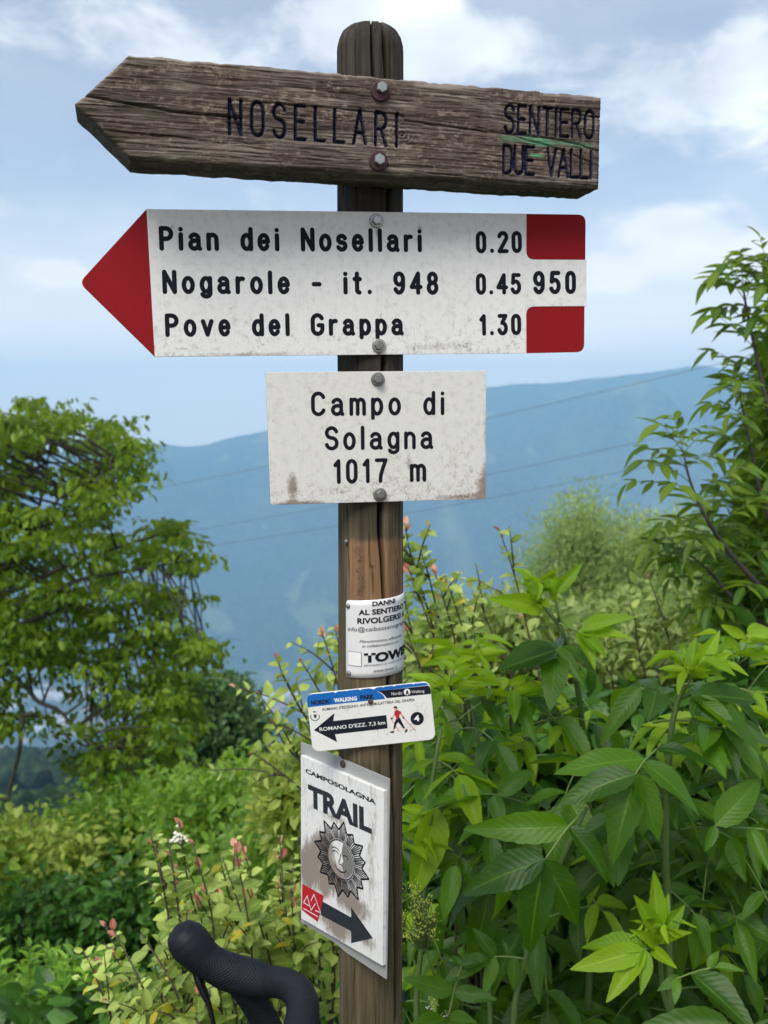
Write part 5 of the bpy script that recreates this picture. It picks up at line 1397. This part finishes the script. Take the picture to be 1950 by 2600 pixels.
red_shrub('tall red-tipped shrub rising just right of the post behind the curved notice', [[(1150, 1820, 2.12), (1090, 1560, 2.1), (1040, 1400, 2.08), (1028, 1328, 2.08)], [(1160, 1850, 2.16), (1120, 1600, 2.13), (1085, 1450, 2.1), (1070, 1405, 2.1)], [(1180, 1850, 2.2), (1160, 1650, 2.2), (1120, 1500, 2.2), (1100, 1445, 2.2)], [(1230, 1860, 2.22), (1200, 1680, 2.2), (1150, 1520, 2.2), (1130, 1470, 2.2)], [(1120, 1850, 2.1), (1070, 1700, 2.1), (1035, 1560, 2.1), (1020, 1490, 2.1)], [(1270, 1860, 2.3), (1240, 1720, 2.3), (1190, 1570, 2.3), (1160, 1490, 2.3)], [(1140, 1860, 2.0), (1085, 1730, 2.0), (1045, 1640, 2.0), (1030, 1590, 2.0)], [(1200, 1860, 2.1), (1150, 1740, 2.1), (1110, 1620, 2.1), (1090, 1560, 2.1)], [(1190, 1860, 2.05), (1130, 1700, 2.05), (1060, 1500, 2.05), (1035, 1440, 2.05)]], .037, 150)
red_shrub('lone red-topped shoots standing between the tall shrub and the willows', [[(1370, 1800, 2.3), (1335, 1580, 2.3), (1300, 1440, 2.3), (1266, 1340, 2.3)], [(1300, 1800, 2.4), (1260, 1640, 2.4), (1225, 1545, 2.4), (1215, 1525, 2.4)], [(1420, 1800, 2.5), (1345, 1650, 2.5), (1325, 1590, 2.5), (1320, 1570, 2.5)], [(1560, 1800, 2.6), (1540, 1690, 2.6), (1545, 1650, 2.6), (1540, 1640, 2.6)], [(1640, 1790, 2.8), (1620, 1650, 2.8), (1610, 1560, 2.8), (1600, 1535, 2.8)], [(1660, 1780, 2.7), (1700, 1640, 2.7), (1660, 1500, 2.8), (1645, 1465, 2.8)]], .036, 90, .030)
red_shrub('red-tipped shrub left of the post behind the small walking-route sign', [[(900, 2000, 2.15), (800, 1860, 2.12), (730, 1740, 2.1), (700, 1668, 2.1)], [(905, 2000, 2.2), (850, 1830, 2.18), (790, 1720, 2.16), (765, 1680, 2.16)], [(900, 1960, 2.2), (870, 1790, 2.2), (835, 1660, 2.2), (815, 1600, 2.2)], [(920, 1960, 2.25), (890, 1760, 2.25), (860, 1640, 2.25), (850, 1590, 2.25)], [(860, 2060, 2.1), (790, 1960, 2.1), (715, 1880, 2.1), (690, 1820, 2.1)], [(840, 2100, 2.1), (760, 2000, 2.1), (670, 1930, 2.1), (640, 1910, 2.1)], [(900, 2060, 2.1), (850, 1960, 2.1), (800, 1880, 2.1), (770, 1830, 2.1)], [(900, 1980, 2.3), (850, 1880, 2.3), (760, 1800, 2.3), (740, 1760, 2.3)]], .037, 140)
red_shrub('red-tipped shrub with pale leaves behind the lower half of the leaning trail-run sign', fan(16, 600, 900, 2040, 2330, 2640, (1.75, 2.1), (-110, -20)), .038, 170)
red_shrub('red-tipped shrub with pale green leaves above the bicycle handlebar', [[(560, 2640, 1.95), (520, 2400, 1.93), (475, 2230, 1.9), (455, 2085, 1.9)]] + fan(15, 440, 680, 2090, 2330, 2640, (1.75, 2.15), (-90, -10)), .038, 170)
red_shrub('low spreading red-tipped shrub left of the bicycle handlebar', fan(17, 330, 640, 2280, 2540, 2760, (1.6, 1.95), (-120, -10)), .038, 170)
# small plants with narrow leaves in the corner
def narrow_plant(label, px0, px1, py0, py1, dep, n):
    b = at((px0 + px1) / 2, 2900, sum(dep) / 2); root = empty('leafy_plant', (b[0], b[1], ground(b[0], b[1]))); rl = np.array(root.location); tag(root, label, 'plant', 'narrow-leaved plants')
    pos, dr, nr, ln = [], [], [], []
    for k in range(n):
        x = RNG.uniform(px0, px1); yt = RNG.uniform(py0, py1); y = RNG.uniform(*dep); p = spline([at(x + RNG.uniform(-30, 30), 2900, y), at(x + RNG.uniform(-15, 15), (2800 + yt) / 2, y), at(x, yt, y)], 10)
        v, f = tube(p - rl, list(np.linspace(.004, .0012, 10)), 5); mobj('stem', v, f, STEM_GREEN, root, True)
        for q, d_, n_, l_, c in shoot_leaves(p, .011, .075, .35, 2, 0): pos.append(q); dr.append(d_ + np.array([0, 0, .25])); nr.append(n_); ln.append(l_)
    me = foliage_mesh('foliage', np.array(pos) - rl, np.array(dr), np.array(nr), np.array(ln), RNG.random(len(pos)), M_GRASSY, .55); o = bpy.data.objects.new('foliage', me); link(o, root); o['kind'] = 'stuff'
narrow_plant('bright green narrow-leaved plant in the bottom corner of the slope', -40, 150, 2370, 2560, (3.0, 3.7), 26)
narrow_plant('bright green narrow-leaved plant between the corner plant and the low red-tipped shrub', 120, 340, 2400, 2600, (2.7, 3.3), 26)
# ------------------------------------------------------------------ elder shrubs with compound leaves
M_ELDER = leaf_mat('elder_leaf', (.008, .038, .002), (.052, .130, .004), (.20, .38, .008), veins=11, rough=.32, spec=.42)
M_YOUNG = leaf_mat('young_elder_leaf', (.080, .175, .005), (.16, .265, .009), (.40, .56, .012), veins=11, rough=.40, k_trans=.45)
ELDER = leaf_meshes('leaflet', M_ELDER, 12, 14, prof_elder, (.29, .43), .04, (.02, .34), (.02, .46), .13)
YOUNG = leaf_meshes('leaflet', M_YOUNG, 8, 14, prof_elder, (.24, .38), .03, (.15, .45), (-.08, .36), .12)
M_ASH = leaf_mat('ash_leaf', (.024, .072, .008), (.105, .165, .014), (.24, .36, .02), veins=9, rough=.40)
ASH = leaf_meshes('leaflet', M_ASH, 5, 8, prof_lance, (.24, .33), .0, (.10, .30), (.05, .25), .03)
def compound(root, rach, leaflets, meshes, r0=.0020, mat=STALK):
    """one compound leaf: stalk part with its leaflets as sub-parts; leaflets: (base, tip direction, normal, length)"""
    rl = np.array(root.location); s0 = rach[0]
    v, f = tube(rach - s0, list(np.linspace(r0, r0 * .45, len(rach))), 6)
    st = mobj('leaf_stalk', v, f, mat, root, True); st.location = s0 - rl
    for b, d_, n_, L in leaflets:
        o = bpy.data.objects.new('leaflet', meshes[int(RNG.integers(len(meshes)))]); link(o, st); o.matrix_basis = mat4(b - s0, d_, n_, L)
    return st
def hero(root, r_px, dep, tips, meshes, up=(0, -.55, .85), jit=.22):
    """compound leaf measured in the photograph: r_px stalk polyline, tips: (t along stalk, tip px, tip py, extra depth)"""
    rach = spline([at(x, y, dep + dz) for x, y, dz in r_px], 10); L = []
    for t_, x, y, dz in tips:
        b = rach[min(9, int(t_ * 9))]; e = at(x, y, dep + dz); d_ = e - b
        L.append((b, d_, np.array(up) + RNG.normal(size=3) * jit, np.linalg.norm(d_) * 1.04))
    return compound(root, rach, L, meshes)
def rand_compound(root, base, direction, L, n_pairs, leaf_len, meshes, droop=.35, r0=.0018, up=None, mat=STALK):
    d_ = np.array(direction, float); d_ /= np.linalg.norm(d_)
    n_ = 9; rach = np.array([base + d_ * L * t_ + np.array([0, 0, -droop * L * t_ * t_]) for t_ in np.linspace(0, 1, n_)])
    upv = np.array([0, -.25, 1.0]) if up is None else np.array(up, float)
    out = []
    for k in range(n_pairs):
        t_ = .38 + .55 * k / max(1, n_pairs - 1) if n_pairs > 1 else .6
        i = min(n_ - 2, int(t_ * (n_ - 1))); b = rach[i]; tan = rach[i + 1] - rach[i]; tan /= np.linalg.norm(tan)
        side = np.cross(tan, upv); side /= np.linalg.norm(side) + 1e-9
        for s_ in (-1, 1):
            q = side * s_ * 1.0 + tan * RNG.uniform(.35, .75) + np.array([0, 0, -RNG.uniform(0, .40)])
            out.append((b, q, upv + side * s_ * .25 + RNG.normal(size=3) * .25, leaf_len * RNG.uniform(.8, 1.1)))
    tan = rach[-1] - rach[-2]; out.append((rach[-1], tan + RNG.normal(size=3) * .02 * L + np.array([0, 0, -.1 * L]), upv + RNG.normal(size=3) * .25, leaf_len * RNG.uniform(1.0, 1.2)))
    return compound(root, rach, out, meshes, r0, mat)
def elder(label, px, dep):
    b = at(px, 2600, dep); root = empty('elder_shrub', (b[0], b[1], ground(b[0], b[1]))); tag(root, label, 'shrub', 'elder shrubs beside the post'); return root
def stem(root, pts, r0, r1, mat=STEM_GREEN, to_ground=True):
    P = [at(*p) for p in pts]
    if to_ground: g = np.array(root.location) + RNG.normal(size=3) * np.array([.04, .03, 0]); P = [g, (g + P[0]) / 2] + P
    S = spline(P, 20); v, f = tube(S - np.array(root.location), list(np.linspace(r0, r1, 20)), 8); mobj('stem', v, f, mat, root, True); return S
def rosette(root, px, py, dep, n, L, meshes, spread=.8):
    """cluster of young leaves at a shoot tip"""
    c = at(px, py, dep)
    for k in range(n):
        a = 6.283 * k / n + RNG.uniform(-.3, .3); el_ = RNG.uniform(.3, 1.2); s_ = spread * math.cos(el_)
        d_ = np.array([math.cos(a) * s_, math.sin(a) * s_, math.sin(el_)])
        rand_compound(root, c + d_ * .004, d_, L * RNG.uniform(.5, .9), 2 if k % 2 else 1, L * RNG.uniform(.6, 1.0), meshes, .05, .0013, up=np.array([-d_[0], -d_[1], .6]))
z5 = lambda x, y: (x / 1.746 + 1000, y / 1.746 + 1650)
z4 = lambda x, y: (x / 3.016 + 950, y / 3.016 + 1250)
z8 = lambda x, y: (x / 3.016 + 1400, y / 3.016 + 1350)
# --- A: the tall middle shoot
EA = elder('elder shrub whose tall middle shoot stands up against the blue mountain', 1480, 1.85)
stem(EA, [(1500, 2350, 1.86), (1495, 2050, 1.84), (1482, 1870, 1.82), (1462, 1720, 1.80), (1434, 1620, 1.80), (1414, 1580, 1.80), (1384, 1545, 1.80)], .0075, .0035)
stem(EA, [(1420, 1590, 1.80), (1417, 1555, 1.79), (1410, 1520, 1.79)], .003, .002, to_ground=False)
H = lambda root, conv, r_, dep, tips, meshes, **k: hero(root, [(*conv(*p[:2]), p[2]) for p in r_], dep, [(t_, *conv(x, y), dz) for t_, x, y, dz in tips], meshes, **k)
H(EA, z4, [(1305, 890, 0), (1265, 845, -.01), (1245, 830, -.02)], 1.80, [(.1, 930, 808, -.05), (.5, 1000, 868, .02), (.9, 1125, 600, .0), (1, 1170, 690, .03), (1, 1240, 640, .03), (.4, 1340, 880, -.07)], YOUNG, up=(0, -.8, .5))
H(EA, z4, [(1410, 960, 0), (1390, 880, 0), (1385, 780, 0)], 1.79, [(1, 1600, 535, .01), (.95, 1355, 585, .02), (.9, 1320, 640, .02), (.7, 1372, 690, 0)], YOUNG, up=(-.3, -.8, .4))
for tip in ((1215, 640), (1262, 650), (1290, 690), (1190, 720)): H(EA, z4, [(1255, 830, .01), (1250, 800, .01), (1248, 780, .01)], 1.80, [(1, *tip, .02)], YOUNG, up=(0, -.9, .3))
H(EA, z4, [(1455, 1130, 0), (1430, 1180, -.02), (1395, 1210, -.05)], 1.80, [(1, 960, 1345, -.12), (.9, 1065, 1145, .04), (1, 1060, 1330, -.1), (1, 1585, 1395, -.12), (.7, 1700, 1290, -.10), (1, 1360, 1590, -.16), (.6, 1290, 1090, .1)], ELDER)
H(EA, z8, [(60, 700, 0), (150, 740, -.02), (225, 770, -.04)], 1.78, [(1, 630, 672, -.05), (.95, 600, 782, -.08), (.9, 340, 1015, -.10), (1, 420, 960, -.1), (.5, 120, 660, .05)], YOUNG)
# --- B: right-hand shoot
EB = elder('elder shrub with the bright young shoot tip between the willows and the frame edge', 1750, 1.62)
stem(EB, [(1700, 2420, 1.60), (1690, 2150, 1.58), (1700, 1900, 1.57), (1718, 1790, 1.57), (1742, 1740, 1.57)], .0075, .004)
H(EB, z8, [(1040, 1180, 0), (1060, 1140, 0), (1075, 1110, 0)], 1.57, [(1, 1285, 765, .02), (1, 1090, 790, .03), (.9, 1010, 880, .02), (.8, 960, 1010, 0), (1, 1370, 930, -.01), (.9, 1365, 980, -.03), (1, 1180, 900, .03)], YOUNG, up=(0, -.8, .4))
H(EB, z8, [(945, 1390, 0), (850, 1260, -.02), (680, 1190, -.06)], 1.57, [(1, 380, 1560, -.10), (1, 400, 1170, .03), (.75, 770, 1390, -.12), (.6, 870, 1060, .08), (.95, 640, 1030, .06)], ELDER)
H(EB, z8, [(1000, 1370, 0), (1030, 1330, -.02), (1120, 1260, -.04)], 1.57, [(1, 1080, 1400, -.08), (.9, 1400, 1430, -.10), (1, 1595, 1250, -.02), (.8, 1600, 1660, -.14), (.9, 1230, 1180, .06)], ELDER)
H(EB, z8, [(1010, 1620, 0), (1160, 1510, -.02), (1330, 1500, -.04)], 1.55, [(1, 1640, 1860, -.08), (.8, 1500, 1810, -.10), (.5, 1330, 1830, -.1), (1, 1800, 1600, -.02), (.7, 1170, 1660, -.1), (.3, 880, 1600, -.05)], ELDER)
H(EB, z5, [(1165, 440, .04), (1110, 492, 0), (1070, 552, -.03)], 1.44, [(.5, 735, 502, -.03), (.1, 1435, 474, .0), (.6, 1385, 692, -.04), (1, 738, 642, -.05), (1, 1200, 842, -.05), (.95, 952, 940, -.06)], ELDER)
H(EB, z5, [(1700, 800, .02), (1560, 790, 0), (1425, 778, -.02)], 1.46, [(1, 1640, 560, .02), (1, 1385, 895, -.03), (.5, 1660, 960, -.05), (.9, 1300, 640, .05), (.3, 1700, 690, 0)], ELDER)
# --- C: low front shrub
EC = elder('low elder shrub with large leaves nearest the lower part of the post', 1330, 1.5)
stem(EC, [(1300, 2650, 1.50), (1330, 2450, 1.50), (1420, 2200, 1.50), (1490, 2050, 1.50)], .006, .003)
stem(EC, [(1690, 2700, 1.46), (1680, 2500, 1.44), (1672, 2380, 1.43)], .006, .003)
stem(EC, [(1060, 2650, 1.62), (1075, 2350, 1.62), (1090, 2050, 1.62), (1120, 1850, 1.64)], .006, .003)
stem(EC, [(1250, 2650, 1.7), (1240, 2300, 1.72), (1230, 2000, 1.75), (1200, 1800, 1.78)], .006, .003)
H(EC, z5, [(840, 718, .03), (765, 795, 0), (668, 932, -.03)], 1.40, [(.5, 345, 795, -.02), (.55, 992, 1008, -.03), (1, 290, 1045, -.04), (1, 850, 1250, -.05), (1, 572, 1365, -.06), (.3, 730, 700, .02)], ELDER, up=(0, -.75, .65))
H(EC, z5, [(1175, 1330, .01), (1170, 1290, 0), (1170, 1240, 0)], 1.42, [(1, 1153, 985, .02), (.9, 1062, 1090, .0), (.9, 1222, 1082, .02), (.6, 1288, 1138, .0), (.5, 1300, 1245, -.03), (.4, 1100, 1262, -.05)], YOUNG, up=(0, -.85, .4))
H(EC, z5, [(1160, 1330, 0), (1130, 1325, -.01), (1110, 1332, -.02)], 1.41, [(1, 795, 1412, -.04), (.8, 830, 1300, .02), (1, 945, 1548, -.06), (.9, 1105, 1520, -.06), (.3, 1240, 1398, -.05), (.6, 930, 1328, -.01)], YOUNG, up=(0, -.65, .7))
H(EC, z5, [(1450, 1400, .02), (1330, 1430, 0), (1255, 1458, -.02)], 1.38, [(1, 1250, 1560, -.05), (.6, 1600, 1680, -.08), (.2, 1545, 1405, 0), (.9, 1180, 1500, -.03), (.3, 1440, 1330, .03)], ELDER)
H(EC, z5, [(1650, 1760, 0), (1560, 1700, 0), (1490, 1660, -.02)], 1.30, [(1, 1045, 1665, -.02), (.8, 1300, 1800, -.06), (.4, 1650, 1620, 0)], ELDER, up=(0, -.4, .9))
H(EC, z5, [(240, 1640, .0), (270, 1500, 0), (300, 1400, 0)], 1.48, [(.5, 60, 1465, -.02), (.5, 450, 1545, -.02), (1, 390, 1375, 0), (.1, 40, 1640, -.05), (.1, 350, 1640, -.05), (1, 255, 1345, .02)], ELDER, up=(0, -.6, .8))
H(EC, z5, [(580, 1370, 0), (510, 1360, 0), (430, 1360, 0)], 1.50, [(.9, 365, 1240, 0), (.9, 405, 1530, -.03), (.4, 530, 1510, -.02), (.45, 480, 1285, .01), (.0, 565, 1480, 0), (1, 220, 1450, -.03)], ELDER, up=(0, -.7, .6))
H(EC, z5, [(300, 690, .02), (220, 690, 0), (130, 730, 0)], 1.60, [(1, 60, 800, 0), (.9, 120, 900, -.02), (.5, 320, 690, 0), (.7, 90, 1110, -.05), (.5, 200, 640, .03), (.9, 30, 700, 0)], YOUNG, up=(0, -.7, .6))
H(EC, z5, [(580, 680, .05), (470, 645, .02), (400, 640, 0)], 1.56, [(1, 95, 650, 0), (.6, 620, 520, .04), (.8, 300, 470, .05), (.7, 480, 800, -.03)], ELDER)
rosette(EC, 1130, 1775, 1.72, 7, .075, YOUNG); rosette(EC, 1185, 1700, 1.95, 6, .08, YOUNG); rosette(EC, 1065, 2165, 1.60, 5, .07, YOUNG)
rosette(EB, 1752, 1728, 1.575, 7, .055, YOUNG, .6); rosette(EC, 1672, 2365, 1.425, 5, .045, YOUNG, .6); rosette(EA, 1368, 1515, 1.81, 6, .05, YOUNG, .5)
rosette(EB, 1870, 1690, 1.9, 6, .08, YOUNG); rosette(EA, 1290, 1790, 1.8, 5, .08, YOUNG)
# the rest of the foliage: compound leaves through the depth of the shrubs
FILL = [(1015, 1760), (1200, 1690), (1330, 1740), (1420, 1700), (1560, 1760), (1700, 1700), (1990, 1640), (1990, 2680), (1015, 2680)]
for k, (x, y) in enumerate(in_poly(FILL, 215)):
    dep = RNG.uniform(1.62, 2.25) + (.12 if y > 2300 else 0)
    root = EC if (x < 1330 or (y > 2250 and x < 1700)) else (EA if x < 1620 else EB)
    a = RNG.uniform(-2.6, -.5) if RNG.random() < .75 else RNG.uniform(-3.1, 3.1)
    d_ = np.array([math.cos(a), math.sin(a) * .7, RNG.uniform(-.1, .55)])
    yng = RNG.random() < (.5 if y < 1900 else .10)
    rand_compound(root, at(x, y, dep) - d_ * .06, d_, RNG.uniform(.10, .17), 2, RNG.uniform(.060, .110) * (.8 if yng else 1), YOUNG if yng else ELDER, RNG.uniform(.2, .7))
# flower heads
M_BUD = mat_plain('green_flower_bud', (.48, .52, .09), .6, nscale=300, var=.2)
M_WHITE = mat_plain('white_petal', (.74, .73, .62), .6)
def flower_head(name, label, px, py, dep, rx, rz, n, mat, size):
    c = at(px, py, dep); root = empty(name, c - np.array([0, 0, .08])); rl = np.array(root.location); tag(root, label, 'flower')
    A = Acc(); B = Acc(); b0 = c + np.array([.015, .03, -.06])
    subs = [(math.cos(a) * math.sqrt(r_) * rx, RNG.normal() * .010, math.sin(a) * math.sqrt(r_) * rz) for a, r_ in RNG.random((max(4, n // 32), 2)) * np.array([6.283, 1])]
    for k in range(n):
        p = c + np.array(subs[k % len(subs)]) + RNG.normal(size=3) * np.array([.0055, .004, .0055])
        v = np.array([(1, 0, 0), (-1, 0, 0), (0, 1, 0), (0, -1, 0), (0, 0, 1), (0, 0, -1)], float) * size * RNG.uniform(.7, 1.2) + p - rl
        B.add(([tuple(q) for q in v], [(0, 2, 4), (2, 1, 4), (1, 3, 4), (3, 0, 4), (2, 0, 5), (1, 2, 5), (3, 1, 5), (0, 3, 5)]))
        if k % 5 == 0: A.add(tube(spline([b0, (b0 * .5 + p * .5) + np.array([0, 0, -.008]), p], 5) - rl, .0006, 4, False))
    A.add(tube(spline([b0 + np.array([.03, .05, -.10]), b0 + np.array([.01, .01, -.04]), b0], 6) - rl, .0016, 6, False))
    A.build('flower_stalk', STALK, root, True); o = B.build('buds', mat, root, True); o['kind'] = 'stuff'
flower_head('elder_blossom', 'flat head of tiny yellow-green elder buds at the edge of the post', 1058, 2335, 1.50, .030, .046, 420, M_BUD, .0012)
flower_head('elder_blossom', 'small spray of white elder blossom low beside the post', 1100, 2575, 1.50, .014, .030, 60, M_WHITE, .0016)
flower_head('white_flower_cluster', 'small cluster of white flowers above the bicycle handlebar', 445, 2133, 1.88, .026, .009, 36, M_WHITE, .0042)

# ------------------------------------------------------------------ ash tree at the frame's right edge
def build_ash():
    b = at(2120, 2300, 2.9); root = empty('young_ash_tree', (b[0], b[1], ground(b[0], b[1]))); rl = np.array(root.location)
    tag(root, 'young ash tree with feathered leaves reaching up at the right edge', 'tree')
    tp = spline([tuple(rl + np.array([0, 0, -.2])), tuple(at(2130, 1900, 2.9)), tuple(at(2080, 1400, 2.85)), tuple(at(2040, 1000, 2.8)), tuple(at(2010, 640, 2.8))], 18)
    v, f = tube(tp - rl, list(np.linspace(.028, .008, 18)), 9); mobj('trunk', v, f, BARK, root, True)
    rest = []
    shoots = [[(2090, 1500, 2.85), (2010, 1300, 2.75), (1960, 1080, 2.7), (1920, 900, 2.7), (1893, 770, 2.7), (1887, 725, 2.7)],
              [(2095, 1560, 2.85), (2000, 1420, 2.7), (1940, 1280, 2.65), (1905, 1130, 2.65), (1880, 1010, 2.65)],
              [(2110, 1650, 2.85), (1960, 1520, 2.6), (1850, 1400, 2.55), (1790, 1310, 2.5), (1755, 1230, 2.5), (1735, 1150, 2.5)],
              [(2050, 1100, 2.8), (2000, 900, 2.75), (1965, 760, 2.75), (1950, 690, 2.75)], [(2100, 1600, 2.9), (1990, 1480, 3.0), (1900, 1400, 3.0), (1850, 1300, 3.0)],
              [(2100, 1700, 2.9), (1980, 1620, 2.7), (1880, 1540, 2.6), (1800, 1450, 2.6), (1740, 1400, 2.6)], [(2060, 1300, 2.85), (2010, 1180, 2.9), (1985, 1060, 2.9), (1960, 960, 2.9)]]
    count = 0
    for s_ in shoots:
        P = spline([at(*p) for p in s_], 22); v, f = tube(P - rl, list(np.linspace(.009, .0018, 22)), 7); mobj('branch', v, f, BARK, root, True)
        for i in range(5, 22, 2):
            tan = P[min(i + 1, 21)] - P[i - 1]; tan /= np.linalg.norm(tan)
            for s2 in (-1, 1):
                a = RNG.uniform(-.6, .6) + (0 if s2 > 0 else math.pi) + (.9 if i % 4 == 1 else 0)
                d_ = np.array([math.cos(a), math.sin(a) * .8, .25]) + tan * .55
                L = RNG.uniform(.13, .19) * (1 if i < 19 else .7)
                rand_compound(root, P[i], d_, L, 3, RNG.uniform(.060, .082), ASH, RNG.uniform(.05, .35), .0012, mat=STEM_GREEN)
        rand_compound(root, P[-1], P[-1] - P[-3], .10, 3, .06, ASH, .1, .0012, mat=STEM_GREEN)
    # inner crown
    q = in_poly([(1990, 700), (1990, 1700), (1790, 1640), (1800, 1480), (1880, 1300), (1930, 1000), (1960, 800)], 2600); n = len(q)
    pos = np.array([at(x, y, RNG.uniform(2.75, 3.5)) for x, y in q])
    me = foliage_mesh('crown', pos - rl, rnd_dir(n) * .8 + np.array([-.3, 0, -.25]), np.array([0, -.2, 1]) + rnd_dir(n) * .6, RNG.uniform(.05, .085, n), RNG.random(n), M_TREE, .8)
    o = bpy.data.objects.new('crown', me); link(o, root); o['kind'] = 'stuff'
build_ash()
